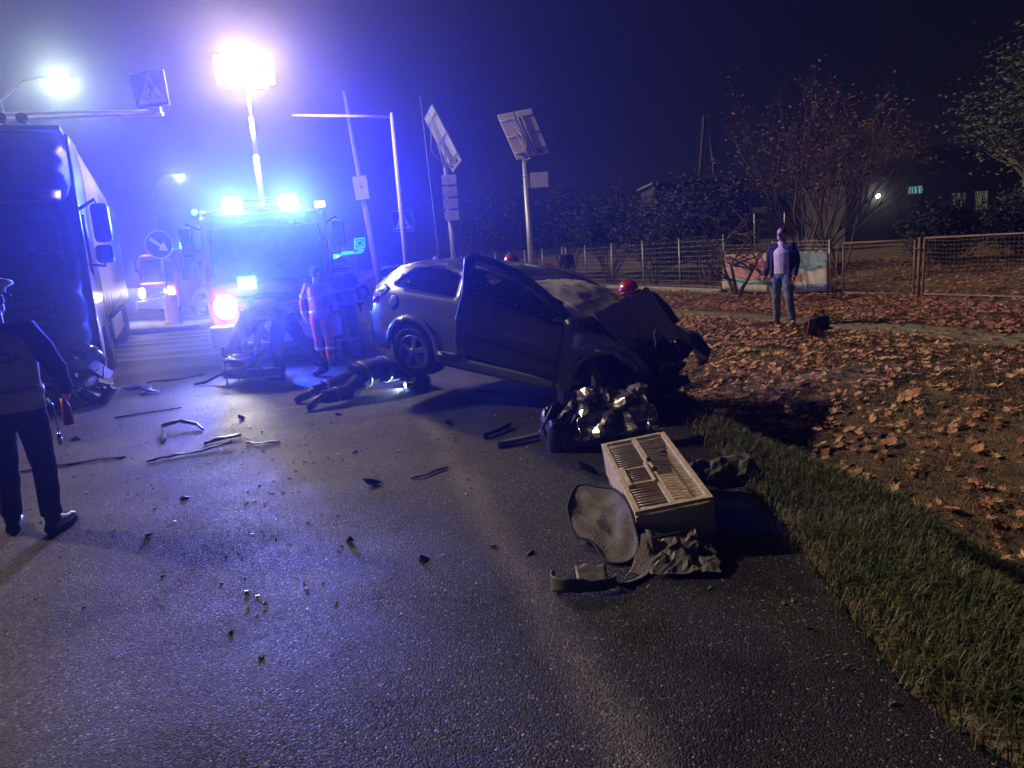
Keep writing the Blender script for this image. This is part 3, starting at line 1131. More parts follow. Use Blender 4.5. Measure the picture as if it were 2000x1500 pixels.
# open near-side door, hinged at its front edge
DR = bpy.data.objects.new('door', None)
COL.objects.link(DR)
DR.parent = CW
DR.location = (2.0, -.86, -.05)
DR.rotation_euler = (R(0), R(13.5), R(40))


def door_fn(out=0.0):
    def f(x, z):
        return (x - 2.0, -(half_w(x, z) - .86) - out, z)
    return f


dout = [(2.0, .35), (.84, .36), (.77, .46), (.71, .70), (.70, .96), (.63, 1.30), (.66, 1.37), (.95, 1.375), (1.25, 1.34), (1.55, 1.235), (1.85, 1.085), (2.0, .99), (2.03, .7)]
dwin = [(.785, 1.0), (1.72, .955), (1.86, .985), (1.72, 1.085), (1.5, 1.20), (1.2, 1.295), (.95, 1.33), (.73, 1.325)]
o = panel(dout, door_fn(), [dwin], .06).build('door_skin', 'car_paint', CW, solid=.05)
o.parent = DR
gl = panel(dwin, door_fn(-.02), (), .1).build('door_window', 'door_glass', CW, solid=.004)
gl.parent = DR
fr = MB()
loop = [Vector(door_fn(.003)(*p)) for p in dwin]
for a_, c_ in zip(loop, loop[1:] + loop[:1]):
    fr.tube([a_, c_], .012, 6)
fr.build('window_seal', 'car_dark', DR)
hd = MB()
hd.tube([Vector(door_fn(.02)(.86, .84)), Vector(door_fn(.045)(.92, .845)), Vector(door_fn(.045)(1.04, .845)), Vector(door_fn(.02)(1.10, .84))], .014, 8)
hd.build('door_handle', 'car_paint', DR)
mm = MB()
mm.ell((-.17, -.17, 1.0), (.075, .125, .075), nu=18, nv=12)
mm.tube([(-.14, -.03, .97), (-.15, -.10, .975)], .03, 8)
mm.build('wing_mirror', 'car_paint', DR)
rb = panel([(.86, .52), (2.0, .50), (2.0, .56), (.85, .58)], door_fn(.006), (), .1).build('rub_strip', 'car_trim', DR, solid=.012)
it = MB()
it.box((-.6, .045, .65), (1.05, .03, .5))
it.build('door_trim', 'car_dark', DR, bevel=.02)


# ---- articulated lorry on the left, front to the camera
LH = R(-64.3)
LT = thing('articulated_lorry', 'tall dark lorry with damaged front and pale trailer at the left edge', 'lorry', (-6.95, 9.62, 0), LH)
# local x forward (towards the camera), y left of the driver: image right


def cab_prof(z):
    """x of the front face at height z"""
    if z < 1.0:
        return 0.0
    if z < 1.9:
        return -.02 * (z - 1.0)
    return -.02 - (z - 1.9) * .13 - max(0, z - 3.1) ** 2 * .35


def cab_front(u, v):
    z = .45 + v * 3.4
    t = u * 2 - 1
    y = t * 1.25
    x = cab_prof(z) - .30 * abs(t) ** 6 - .05 * t * t
    return (x, y, z)


mb = MB()
outl = [(-1.25, .45), (1.25, .45), (1.25, 3.85), (-1.25, 3.85)]
ws = [(-1.08, 1.86), (1.08, 1.86), (1.06, 2.86), (-1.06, 2.86)]
cf = lambda y, z: cab_front((y / 1.25 + 1) / 2, (z - .45) / 3.4)
panel(outl, cf, [ws], .14).build('cab_front', 'truck_grey', LT, solid=.05)
panel(ws, lambda y, z: tuple(Vector(cf(y, z)) + Vector((-.03, 0, 0))), (), .25).build('windscreen', 'truck_glass', LT, solid=.008)
for sg in (-1, 1):
    cs = MB()
    pr = [(cab_prof(.45) - .33, .45), (cab_prof(1.8) - .33, 1.8), (cab_prof(2.9) - .33, 2.9), (cab_prof(3.85) - .33, 3.85), (-2.3, 3.9), (-2.3, .6), (-1.9, .6), (-1.75, 1.0), (-1.0, 1.05), (-.75, .6), (-.6, .45)]
    panel(pr, lambda x, z: (x, sg * 1.25, z), [[(-.62, 1.9), (-.66, 2.75), (-1.35, 2.75), (-1.35, 1.8)]], .2).build('cab_side', 'truck_grey', LT, solid=.04)
    panel([(-.62, 1.9), (-.66, 2.75), (-1.35, 2.75), (-1.35, 1.8)], lambda x, z: (x, sg * 1.235, z), (), .3).build('side_window', 'truck_glass', LT, solid=.006)
mb = MB()
mb.box((-1.32, 0, 3.86), (1.95, 2.48, .06))
mb.box((-2.28, 0, 2.2), (.05, 2.46, 3.2))
mb.box((-1.25, 0, 1.35), (1.9, 2.4, .08))
mb.build('cab_shell', 'truck_grey', LT)
# sun visor, grille bars, lower bumper, crumpled corner
mb = MB()
mb.grid(lambda u, v: (cab_prof(2.9) + .02 + .22 * v - .2 * abs(2 * u - 1) ** 5, (u * 2 - 1) * 1.12, 3.02 - .16 * v), 16, 4)
mb.build('sun_visor', 'truck_dark', LT, solid=.015)
for k, z in enumerate((.98, 1.12, 1.26, 1.40, 1.54)):
    MB().grid(lambda u, v: tuple(Vector(cf((u * 2 - 1) * .82, z + v * .085)) + Vector((.03, 0, 0))), 10, 2).build('grille_bar', 'truck_dark', LT, solid=.04)
mb = MB()
mb.grid(lambda u, v: tuple(Vector(cf((u * 2 - 1) * .85, 1.63 + v * .17)) + Vector((.022, 0, 0))), 10, 2)
mb.build('badge_panel', 'truck_dark', LT, solid=.03)


def bump_pt(u, v):
    t = u * 2 - 1
    z = .36 + v * .56
    cr = sm(.25, .95, t)
    x = .10 - .28 * abs(t) ** 5 - cr * (.34 + .22 * noise.noise((t * 6, z * 7, 3)))
    return (x, t * 1.27 + cr * .10 * noise.noise((t * 9, z * 5, 8)), z - .12 * cr * (1 - v))


MB().grid(bump_pt, 34, 10, smooth=False).build('front_bumper', 'truck_grey', LT, solid=.02)
for sg in (-1, 1):
    MB().grid(lambda u, v: tuple(Vector(bump_pt(.5 + sg * (.30 + .13 * u), .35 + .4 * v)) + Vector((.02, 0, 0))), 5, 4).build('headlamp', 'lamp_clear', LT, solid=.03)
it = MB()
r5 = random.Random(9)
for k in range(60):
    c = Vector((r5.uniform(-.55, .12), r5.uniform(.25, 1.3), r5.uniform(.06, .8)))
    it.box(c, (r5.uniform(.05, .3), r5.uniform(.05, .3), r5.uniform(.01, .1)), Matrix.Rotation(r5.uniform(-1, 1), 3, 'X') @ Matrix.Rotation(r5.uniform(-1, 1), 3, 'Y'), jit=.03)
for k in range(14):
    c = Vector((r5.uniform(-.5, .15), r5.uniform(.3, 1.3), r5.uniform(.1, .8)))
    it.tube([c, c + Vector((r5.uniform(-.1, .2), r5.uniform(-.2, .2), r5.uniform(-.3, .1))), c + Vector((r5.uniform(-.1, .3), r5.uniform(-.2, .3), r5.uniform(-.4, .1)))], .012, 6)
it.build('crushed_corner', 'engine_dark', LT)
it = MB()
it.tube([(.05, 1.02, .92), (.06, 1.22, .80), (-.05, 1.34, .62)], [.03, .04, .02], 8)
it.build('bent_trim', 'chrome', LT)
# mirrors on the near side and the far side
for sg in (1, -1):
    m_ = MB()
    m_.box((-.42, sg * 1.55, 2.56), (.20, .24, .55))
    o = m_.build('mirror', 'truck_dark', LT, bevel=.06)
    m_ = MB()
    m_.box((-.42, sg * 1.53, 2.12), (.20, .24, .26))
    m_.build('wide_mirror', 'truck_dark', LT, bevel=.06)
    m_ = MB()
    m_.tube([(-.55, sg * 1.25, 2.75), (-.48, sg * 1.5, 2.9), (-.48, sg * 1.55, 2.7)], .025, 8)
    m_.build('mirror_arm', 'truck_dark', LT)
    m_ = MB()
    m_.tube([(-.55, sg * 1.25, 2.0), (-.48, sg * 1.5, 1.95), (-.48, sg * 1.53, 2.1)], .02, 8)
    m_.build('mirror_arm', 'truck_dark', LT)
    wheel(LT, (-1.38, sg * 1.05, .50), .50, .32, sg, 'truck_grey', 8)
# air horns on the roof
m_ = MB()
for y in (.35, .55, .8):
    m_.lathe([(.02, 0), (.025, .3), (.06, .42), (.075, .45)], 14, Matrix.Translation((-1.0, y, 4.02)) @ Matrix.Rotation(R(90), 4, 'Y'))
    m_.box((-.85, y, 3.94), (.05, .04, .12))
m_.build('air_horn', 'chrome', LT)
# seat with red and white cover behind the glass
m_ = MB()
m_.box((-.85, .80, 2.42), (.14, .56, .50), Matrix.Rotation(R(-8), 3, 'Y'))
m_.build('driver_seat', 'seat_white', LT, bevel=.06)
m_ = MB()
m_.box((-.785, .80, 2.44), (.04, .26, .40), Matrix.Rotation(R(-8), 3, 'Y'))
m_.build('seat_stripe', 'seat_red', LT, bevel=.01)
m_ = MB()
m_.lathe([(.20, 0), (.215, .016), (.23, 0), (.215, -.016)], 26, Matrix.Translation((-.55, .78, 2.06)) @ Matrix.Rotation(R(-50), 4, 'Y'), close=True)
m_.build('steering_wheel', 'truck_dark', LT)
m_ = MB()
m_.box((-.5, 0, 1.72), (.4, 2.3, .22))
m_.build('dashboard', 'truck_dark', LT, bevel=.06)
# trailer
m_ = MB()
m_.box((-9.2, 0, 1.22), (13.0, 2.5, .12))
m_.box((-9.2, 0, .95), (12.6, .9, .35))
m_.build('trailer_chassis', 'truck_dark', LT)


def tarp(u, v):
    x = -2.75 - u * 12.9
    z = 1.16 + v * 2.72
    return (x, 1.27 + .018 * math.sin(u * 58) * (1 - abs(2 * v - 1)) + .012 * noise.noise((x * 2, z * 2, 0)), z)


MB().grid(tarp, 90, 12).build('trailer_curtain', 'tarpaulin', LT, solid=.01)
m_ = MB()
m_.box((-9.2, -1.26, 2.55), (12.9, .03, 2.7))
m_.box((-9.2, 0, 3.91), (12.95, 2.52, .06))
m_.box((-2.75, 0, 2.55), (.05, 2.5, 2.7))
m_.box((-15.65, 0, 2.55), (.05, 2.5, 2.7))
m_.build('trailer_box', 'truck_grey', LT)
for k in range(14):
    m_ = MB()
    m_.box((-3.2 - k * .92, 1.295, 1.30), (.05, .015, .34))
    m_.build('curtain_strap', 'truck_white', LT)
for k in range(3):
    wheel(LT, (-11.6 - k * 1.3, 1.02, .5), .5, .36, 1, 'truck_grey', 8)
wheel(LT, (-4.6, 1.02, .5), .5, .36, 1, 'truck_grey', 8)
m_ = MB()
m_.box((-8.0, 1.2, .72), (4.6, .04, .42))
m_.build('side_guard', 'galvanised', LT, bevel=.01)


# ---- fire engines
def fire_engine(label, loc, rz, front_lamps, mast):
    T = thing('fire_engine', label, 'fire engine', loc, rz)
    fo = [(-1.2, .5), (1.2, .5), (1.2, 1.75), (1.14, 2.72), (-1.14, 2.72), (-1.2, 1.75)]
    wsn = [(-1.08, 1.55), (1.08, 1.55), (1.02, 2.5), (-1.02, 2.5)]
    ff = lambda y, z: (-.22 * abs(y / 1.2) ** 5 - max(0, z - 1.5) * .14, y, z)
    panel(fo, ff, [wsn], .14).build('cab_front', 'truck_red', T, solid=.05)
    panel(wsn, lambda y, z: (ff(y, z)[0] - .03, y, z), (), .25).build('windscreen', 'truck_glass', T, solid=.008)
    for sg in (-1, 1):
        sp = [(-.25, .5), (-.24, 1.5), (-.41, 2.72), (-2.9, 2.72), (-2.9, .5), (-2.0, .5)] + arc(-1.35, .5, .6, 0, 180, 10)[0:11][::1] + [(-.7, .5)]
        sp = [(-.25, .5), (-.24, 1.5), (-.41, 2.72), (-2.9, 2.72), (-2.9, .5), (-1.97, .5)] + [p for p in arc(-1.37, .5, .58, 180, 0, 10)]
        w1 = [(-.42, 1.55), (-.55, 2.45), (-1.3, 2.45), (-1.3, 1.55)]
        w2 = [(-1.55, 1.6), (-1.55, 2.45), (-2.6, 2.45), (-2.6, 1.6)]
        panel(sp, lambda x, z: (x, sg * (1.2 - max(0, z - 1.75) * .06), z), [w1, w2], .18).build('cab_side', 'truck_red', T, solid=.04)
        for w in (w1, w2):
            panel(w, lambda x, z: (x, sg * (1.185 - max(0, z - 1.75) * .06), z), (), .3).build('side_window', 'truck_glass', T, solid=.006)
        m_ = MB()
        m_.box((-.36, sg * 1.42, 2.30), (.16, .22, .52))
        o = m_.build('mirror', 'truck_dark', T, bevel=.05)
        m_ = MB()
        m_.tube([(-.4, sg * 1.16, 2.5), (-.4, sg * 1.4, 2.62), (-.4, sg * 1.42, 2.4)], .02, 8)
        m_.build('mirror_arm', 'truck_dark', o)
        m_ = MB()
        m_.tube([(-.4, sg * 1.2, 1.95), (-.38, sg * 1.4, 1.95), (-.38, sg * 1.42, 2.1)], .02, 8)
        m_.build('mirror_arm', 'truck_dark', o)
        wheel(T, (-1.37, sg * 1.0, .48), .48, .3, sg, 'truck_grey', 8)
        wheel(T, (-5.3, sg * 1.0, .48), .48, .3, sg, 'truck_grey', 8)
        m_ = MB()
        m_.tube([(-1.36, sg * 1.24, 1.2), (-1.36, sg * 1.26, 1.9)], .018, 8)
        m_.build('grab_rail', 'chrome', T)
    m_ = MB()
    m_.box((-1.65, 0, 2.75), (2.5, 2.22, .08))
    m_.box((-1.6, 0, .62), (2.6, 2.2, .1))
    m_.box((-2.9, 0, 1.6), (.05, 2.3, 2.1))
    m_.build('cab_shell', 'truck_red', T)
    m_ = MB()
    m_.box((-5.0, 0, 1.85), (3.9, 2.46, 2.1))
    m_.build('equipment_body', 'truck_red', T, bevel=.04)
    for sg in (-1, 1):
        for k in range(3):
            m_ = MB()
            for q in range(12):
                m_.box((-3.75 - k * 1.22, sg * 1.24, 1.15 + q * .13), (1.1, .02, .115))
            m_.build('roller_shutter', 'galvanised', T)
    m_ = MB()
    m_.box((-.02, 0, .62), (.28, 2.44, .38))
    m_.build('bumper', 'truck_white', T, bevel=.05)
    for q in range(4):
        m_ = MB()
        m_.box((.02, 0, .95 + q * .11), (.05, 1.35, .07))
        m_.build('grille_bar', 'truck_dark', T, bevel=.01)
    m_ = MB()
    m_.box((-.27, 0, 2.60), (.04, .46, .13), Matrix.Rotation(R(-8), 3, 'Y'))
    m_.build('name_plate', 'truck_white', T, bevel=.01)
    for sg in (-1, 1):
        m_ = MB()
        m_.tube([(-.06, sg * .5, 1.52), (-.03, sg * .3, 1.62), (-.1, sg * .02, 1.95)], .012, 6)
        m_.build('wiper', 'truck_dark', T)
        hp = MB()
        hp.lathe([(.21, -.05), (.21, .02), (.16, .05), (.001, .06)], 20, Matrix.Translation((-.02, sg * .88, 1.13)) @ Matrix.Rotation(R(90), 4, 'Y'))
        hp.build('headlamp', 'head_lens' if (sg in front_lamps) else 'lamp_clear', T)
        if sg in front_lamps:
            lamp('SPOT', (.22, sg * .88, 1.13), HEAD_W, (1, .93, .82), .1, aim=(4, sg * .88, .9), cone=160, parent=T)
    # roof light bar, set back from the front edge of the roof
    m_ = MB()
    m_.box((-1.35, 0, 2.83), (.30, 1.9, .07))
    m_.tube([(-1.35, -.32, 2.95), (-1.35, .32, 2.95)], .02, 8)
    m_.tube([(-1.35, -.32, 3.06), (-1.35, .32, 3.06)], .015, 8)
    m_.build('light_bar', 'truck_dark', T, bevel=.02)
    for sg in (-1, 1):
        m_ = MB()
        m_.box((-1.35, sg * .56, 3.01), (.30, .38, .28))
        m_.build('beacon', 'beacon_lens', T, bevel=.08, segs=4)
    return T


F1 = fire_engine('fire engine facing the camera with two blazing blue beacons and a raised mast', (-4.18, 13.05, 0), R(-72), (-1,), True)
F1.scale = (1, .93, 1)
for sg in (-1, 1):
    lamp('SPOT', (-1.12, sg * .56, 2.90), BEACON_W, (.016, .034, 1.0), .04, aim=(8, sg * .56, 2.6), cone=160, blend=.6, parent=F1)
m_ = MB()
m_.box((.06, -.44, 1.52), (.08, .32, .22))
m_.build('front_strobe', 'beacon_lens', F1, bevel=.02)
lamp('SPOT', (.14, -.44, 1.52), STROBE_W, (.03, .07, 1.0), .08, aim=(4, -.4, 1.0), cone=165, parent=F1)
for y, z, x in ((-1.24, 2.84, -.7), (-1.14, 2.86, -1.4)):
    m_ = MB()
    m_.ell((x, y, z), (.05, .05, .05))
    m_.build('side_beacon', 'beacon_small', F1)
m_ = MB()
m_.box((-1.0, 1.16, 2.90), (.18, .2, .1))
m_.tube([(-1.0, 1.05, 2.78), (-1.0, 1.16, 2.88)], .02, 6)
m_.build('side_marker_lamp', 'marker_lens', F1, bevel=.02)
# telescopic mast with floodlights
m_ = MB()
m_.tube([(-3.55, .05, 2.9), (-3.55, .05, 4.2)], .07, 12)
m_.tube([(-3.55, .05, 4.15), (-3.55, .05, 5.0)], .055, 12)
m_.tube([(-3.55, .05, 4.95), (-3.55, .05, 5.55)], .04, 12)
m_.box((-3.55, .05, 5.62), (.08, .9, .06))
m_.build('mast', 'galvanised', F1)
for yy in (-.30, .40):
    for zz in (5.78, 6.12):
        m_ = MB()
        m_.box((-3.52, yy, zz), (.12, .60, .28))
        hs = m_.build('floodlight', 'truck_dark', F1, bevel=.03)
        m_ = MB()
        m_.box((-3.452, yy, zz), (.02, .55, .24))
        m_.build('lens', 'flood_lens', hs)
lamp('POINT', (-3.15, .05, 5.95), FLOOD_W, (1.0, .74, .44), .3, parent=F1)

F2 = fire_engine('red fire engine standing behind the round arrow sign with its headlamps on', (-14.7, 30.6, 0), R(-118), (-1, 1), False)
m_ = MB()
m_.box((-2.55, 1.212, 1.0), (.6, .012, .5))
m_.build('white_panel', 'truck_white', F2)
m_ = MB()
m_.box((-2.55, 1.222, .93), (.5, .012, .3))
m_.build('pink_panel', 'banner_pink', F2)
text_part('578 51', .42, 'sign_white', F2, axes((-1.75, 1.212, 1.36), (-1, 0, 0), (0, 0, 1), (0, 1, 0)), .006)
text_part('\u25a1', .3, 'sign_white', F2, axes((-1.83, 1.212, 1.36), (-1, 0, 0), (0, 0, 1), (0, 1, 0)), .006)
for x in (-.33, -1.45):
    m_ = MB()
    m_.box((x, .75, 2.83), (.1, .22, .08))
    m_.build('roof_marker', 'marker_lens', F2, bevel=.02)


# ---- police car far behind
def simple_car(label, loc, rz):
    T = thing('police_car', label, 'police car', loc, rz)
    low = [(-.85, .3), (-.42, .25)] + arc(0, .33, .37, 188, -8, 10) + [(.45, .22), (2.2, .22)] + arc(2.65, .33, .37, 188, -8, 10) + [(3.2, .25), (3.5, .35), (3.55, .6), (3.42, .78), (2.45, .97), (1.65, 1.40), (1.2, 1.47), (-.3, 1.46), (-.75, 1.30), (-.88, 1.0), (-.92, .6)]
    wins = [[(2.2, 1.0), (1.58, 1.36), (1.3, 1.38), (1.28, .98)], [(1.2, .98), (1.2, 1.39), (.3, 1.39), (.3, .98)], [(.2, .99), (.2, 1.38), (-.35, 1.37), (-.65, 1.05)]]
    hw = lambda x, z: .87 - max(0, z - .95) * .45 - .15 * max(0, (x - 2.6) / .95) ** 2 - .12 * max(0, (-.3 - x) / .6) ** 2
    for sg in (-1, 1):
        panel(low, lambda x, z: (x, sg * hw(x, z), z), wins, .12).build('side_panel', 'truck_white', T, solid=.02)
        for w in wins:
            panel(w, lambda x, z: (x, sg * (hw(x, z) - .012), z), (), .3).build('side_window', 'car_glass', T, solid=.004)
        panel([(-.8, .68), (3.0, .66), (3.0, .74), (-.8, .78)], lambda x, z: (x, sg * (hw(x, z) + .006), z), (), .15).build('blue_stripe', 'sign_blue', T, solid=.004)
        wheel(T, (0, sg * .76, .32), .32, .2, sg)
        wheel(T, (2.65, sg * .76, .32), .32, .2, sg)
        m_ = MB()
        m_.box((3.44, sg * .62, .68), (.12, .3, .14))
        m_.build('headlamp', 'marker_lens', T, bevel=.03)
    top = [(3.55, .55), (3.44, .76), (2.45, .97), (1.65, 1.41), (1.2, 1.48), (-.3, 1.47), (-.76, 1.30), (-.9, .95), (-.93, .5)]

    def strip(i0, i1, name, m):
        pts = top[i0:i1 + 1]
        MB().grid(lambda u, v: (lambda k, q: (q[0], (v * 2 - 1) * (hw(q[0], q[1]) - .004), q[1] + .03 * (1 - (2 * v - 1) ** 2)))(0, (
            pts[min(int(u * (len(pts) - 1)), len(pts) - 2)][0] * (1 - (u * (len(pts) - 1) - min(int(u * (len(pts) - 1)), len(pts) - 2))) + pts[min(int(u * (len(pts) - 1)), len(pts) - 2) + 1][0] * (u * (len(pts) - 1) - min(int(u * (len(pts) - 1)), len(pts) - 2)),
            pts[min(int(u * (len(pts) - 1)), len(pts) - 2)][1] * (1 - (u * (len(pts) - 1) - min(int(u * (len(pts) - 1)), len(pts) - 2))) + pts[min(int(u * (len(pts) - 1)), len(pts) - 2) + 1][1] * (u * (len(pts) - 1) - min(int(u * (len(pts) - 1)), len(pts) - 2)))),
            (i1 - i0) * 3, 8).build(name, m, T, solid=.015)
    strip(0, 2, 'bonnet', 'truck_white')
    strip(2, 3, 'windscreen', 'car_glass')
    strip(3, 5, 'roof', 'truck_white')
    strip(5, 6, 'rear_window', 'car_glass')
    strip(6, 8, 'tailgate', 'truck_white')
    m_ = MB()
    m_.box((1.2, 0, 1.56), (.3, 1.1, .1))
    m_.build('light_bar', 'sign_blue', T, bevel=.03)
    for sg in (1, -1):
        text_part('POLICJA', .24, 'sign_blue', T, axes((1.2, sg * (.875), .86), (-sg, 0, 0), (0, 0, 1), (0, sg, 0)), .004)
    return T


simple_car('white police car with blue stripe parked behind the leaning pole', (-4.3, 36.2, 0), R(184))

# ------------------------------------------------------------------ people
wr_tex = bpy.data.textures.new('folds', 'CLOUDS')
wr_tex.noise_scale = 0.11


def skinned(mb, name, m, parent, vox, fold=0.0, smooth_it=3):
    o = mb.build(name, m, parent)
    md = o.modifiers.new('join', 'REMESH')
    md.mode = 'VOXEL'
    md.voxel_size = vox
    md.use_smooth_shade = True
    md = o.modifiers.new('soften', 'SMOOTH')
    md.factor = 0.5
    md.iterations = smooth_it
    if fold:
        md = o.modifiers.new('folds', 'DISPLACE')
        md.texture = wr_tex
        md.strength = fold
        md.mid_level = 0.5
        md.texture_coords = 'GLOBAL'
    return o


STAND = dict(head=(0, .02, 1.655), neck=(0, -.01, 1.49), chest=(0, 0, 1.32), waist=(0, .0, 1.10), pelvis=(0, 0, .96),
             shl=(-.185, 0, 1.43), shr=(.185, 0, 1.43), ell=(-.255, -.02, 1.14), elr=(.255, -.02, 1.14), wrl=(-.265, .06, .89), wrr=(.265, .06, .89),
             hil=(-.095, 0, .93), hir=(.095, 0, .93), knl=(-.105, .02, .50), knr=(.105, .02, .50), anl=(-.11, -.03, .09), anr=(.11, -.03, .09), tol=(-.14, .16, .04), tor=(.14, .16, .04), look=(0, 1, 0))


def person(label, loc, rz, pose=None, top='black_cloth', bottom='black_cloth', shoe='shoe', head='hair', bands=None, vox=.012, scale=1.0, bulk=1.0, open_jacket=None, tilt=(0, 0), group=None, gloves=None, cat='person'):
    J = dict(STAND)
    J.update(pose or {})
    J = {k: Vector(v) for k, v in J.items()}
    T = thing('person', label, cat, loc, rz, group, rot=(tilt[0], tilt[1], rz))
    T.scale = (scale,) * 3
    look = J['look'].normalized()
    hc = J['head']
    upv = (hc - J['neck']).normalized()
    side = look.cross(upv).normalized()
    upv = side.cross(look).normalized()
    Rh = Matrix((side, look, upv)).transposed()
    xa = (J['shr'] - J['shl']).normalized()
    hx = (J['hir'] - J['hil']).normalized()
    H = lambda x, y, z: hc + Rh @ Vector((x, y, z))
    # ---- body, one surface
    b = MB()
    b.ell(H(0, -.012, .025), (.074, .092, .095), Rh, 16, 12)
    b.ell(H(0, .025, -.045), (.056, .066, .072), Rh, 14, 10)
    b.tube([H(0, .078, .015), H(0, .108, -.022), H(0, .082, -.032)], [.010, .015, .010], 8)
    b.tube([H(-.022, .083, -.062), H(.022, .083, -.062)], .009, 6)
    b.ell(H(0, .076, -.092), (.022, .016, .016), Rh, 8, 6)
    b.tube([H(-.04, .072, .03), H(0, .085, .032), H(.04, .072, .03)], .010, 6)
    for s_ in (-1, 1):
        b.ell(H(s_ * .076, -.01, -.01), (.012, .022, .034), Rh, 8, 6)
    b.tube([J['neck'] - upv * .06, H(0, -.015, -.06)], [.062, .054], 12)
    b.tube([J['pelvis'], J['waist'], J['chest'], J['neck'] - upv * .03], [.145, .13, .155, .06], 14, ry=[.10, .09, .105, .055], xa=xa)
    for s_, sh, el, wr in ((-1, 'shl', 'ell', 'wrl'), (1, 'shr', 'elr', 'wrr')):
        b.tube([J['chest'] + Vector((0, 0, .06)), J[sh], J[el], J[wr]], [.06, .055, .042, .029], 10)
        d = (J[wr] - J[el]).normalized()
        out = (J[sh] - J['chest'])
        pn_ = Vector((1, 0, 0)) * s_ if abs(d.x) < .8 else Vector((0, 0, 1))
        pn_ = (pn_ - d * pn_.dot(d)).normalized()
        f_ = d.cross(pn_)
        if f_.y < 0 and abs(f_.y) > .3:
            f_ = -f_
        b.tube([J[wr], J[wr] + d * .045, J[wr] + d * .09], [.022, .026, .022], 8, ry=[.026, .042, .040], xa=pn_)
        for q, (w_, ln) in enumerate(((.030, .070), (.010, .080), (-.011, .074), (-.030, .058))):
            p0 = J[wr] + d * .085 + f_ * w_
            p1 = p0 + d * ln * .5 - pn_ * .006
            p2 = p1 + (d * .8 - pn_ * .6) * ln * .5
            b.tube([p0 - d * .02, p0, p1, p2], [.010, .010, .009, .007], 6)
        p0 = J[wr] + d * .03 + f_ * .030
        b.tube([p0 - f_ * .01, p0 + f_ * .022 + d * .025 - pn_ * .006, p0 + f_ * .026 + d * .055 - pn_ * .018], [.013, .011, .009], 6)
    for hi, kn, an, to in (('hil', 'knl', 'anl', 'tol'), ('hir', 'knr', 'anr', 'tor')):
        b.tube([J['pelvis'] * .3 + J[hi] * .7, J[hi] * .75 + J[kn] * .25, J[kn], J[kn] * .6 + J[an] * .4, J[an]], [.085, .082, .058, .052, .038], 12)
        b.tube([J[an], (J[an] + J[to]) / 2, J[to]], [.04, .04, .03], 8)
    body = skinned(b, 'body', gloves if gloves else 'skin', T, min(vox, .0095), 0, 2)
    if gloves:
        body.data.materials.clear()
        body.data.materials.append(MATS['skin'])
    for s_ in (-1, 1):
        e_ = MB()
        e_.ell(H(s_ * .031, .079, .008), (.011, .008, .007), Rh, 8, 6)
        e_.build('eye', 'sign_black', body)
    # ---- top
    k = bulk
    j = MB()
    hem = J['pelvis'] + (J['pelvis'] - J['waist']).normalized() * .07
    if open_jacket:
        sw = MB()
        sw.tube([hem + Vector((0, 0, .06)), J['pelvis'], J['waist'], J['chest'], J['neck'] - upv * .03, J['neck'] + upv * .03], [.165, .165, .16, .175, .085, .068], 16, ry=[.125, .125, .125, .13, .08, .066], xa=xa)
        skinned(sw, 'sweater', open_jacket, T, vox, .012)
        fw = Vector((0, 1, 0))
        bk = Vector((0, -.03, 0))
        j.tube([hem + bk, J['pelvis'] + bk, J['waist'] + bk, J['chest'] + bk, J['neck'] - upv * .04 + bk], [.19, .19, .185, .195, .09], 16, ry=[.115, .115, .11, .115, .07], xa=xa)
        for s_ in (-1, 1):
            o_ = xa * (.155 * s_) + fw * .06
            j.tube([hem + o_, J['waist'] + o_, J['chest'] + o_ * .95, J['neck'] + xa * (.085 * s_) + fw * .02], [.05, .048, .045, .025], 8, ry=[.05, .045, .045, .03], xa=xa)
    else:
        j.tube([hem, J['pelvis'], J['waist'], J['chest'], J['chest'] * .4 + J['neck'] * .6, J['neck'] - upv * .01], [.180 * k, .178 * k, .165 * k, .188 * k, .16 * k, .075], 16, ry=[.132 * k, .132 * k, .122 * k, .132 * k, .11 * k, .07], xa=xa)
    for sh, el, wr in (('shl', 'ell', 'wrl'), ('shr', 'elr', 'wrr')):
        cen = J['chest'] * .5 + J['neck'] * .5
        j.tube([cen, J[sh], J[sh] * .5 + J[el] * .5, J[el], J[el] * .5 + J[wr] * .5, J[wr]], [.085 * k, .082 * k, .072 * k, .062 * k, .056 * k, .046 * k], 10)
    tp = skinned(j, 'jacket', top, T, vox, .02)
    # ---- trousers
    p = MB()
    p.tube([J['pelvis'] + (J['waist'] - J['pelvis']) * .5, J['pelvis'], (J['hil'] + J['hir']) / 2 - (J['waist'] - J['pelvis']).normalized() * .06], [.15, .16, .14], 14, ry=[.11, .125, .11], xa=hx)
    for hi, kn, an in (('hil', 'knl', 'anl'), ('hir', 'knr', 'anr')):
        a_ = J[an] * .9 + J[kn] * .1
        p.tube([J[hi], J[hi] * .7 + J[kn] * .3, J[kn], J[kn] * .5 + J[an] * .5, a_], [.098 * k, .097 * k, .076 * k, .068 * k, .064 * k], 12)
    bt = skinned(p, 'trousers', bottom, T, vox, .018)
    for an, to, kn in (('anl', 'tol', 'knl'), ('anr', 'tor', 'knr')):
        s = MB()
        d = (J[to] - J[an])
        heel = J[an] - Vector((d.x, d.y, 0)).normalized() * .05 + (J[an] - J[kn]).normalized() * .05
        s.tube([J[an] * .8 + J[kn] * .2, J[an]], [.055, .055], 10)
        s.tube([heel, (heel + J[to]) / 2, J[to], J[to] + d.normalized() * .045], [.048, .054, .052, .036], 10)
        skinned(s, 'shoe', shoe, T, .011, 0, 2)
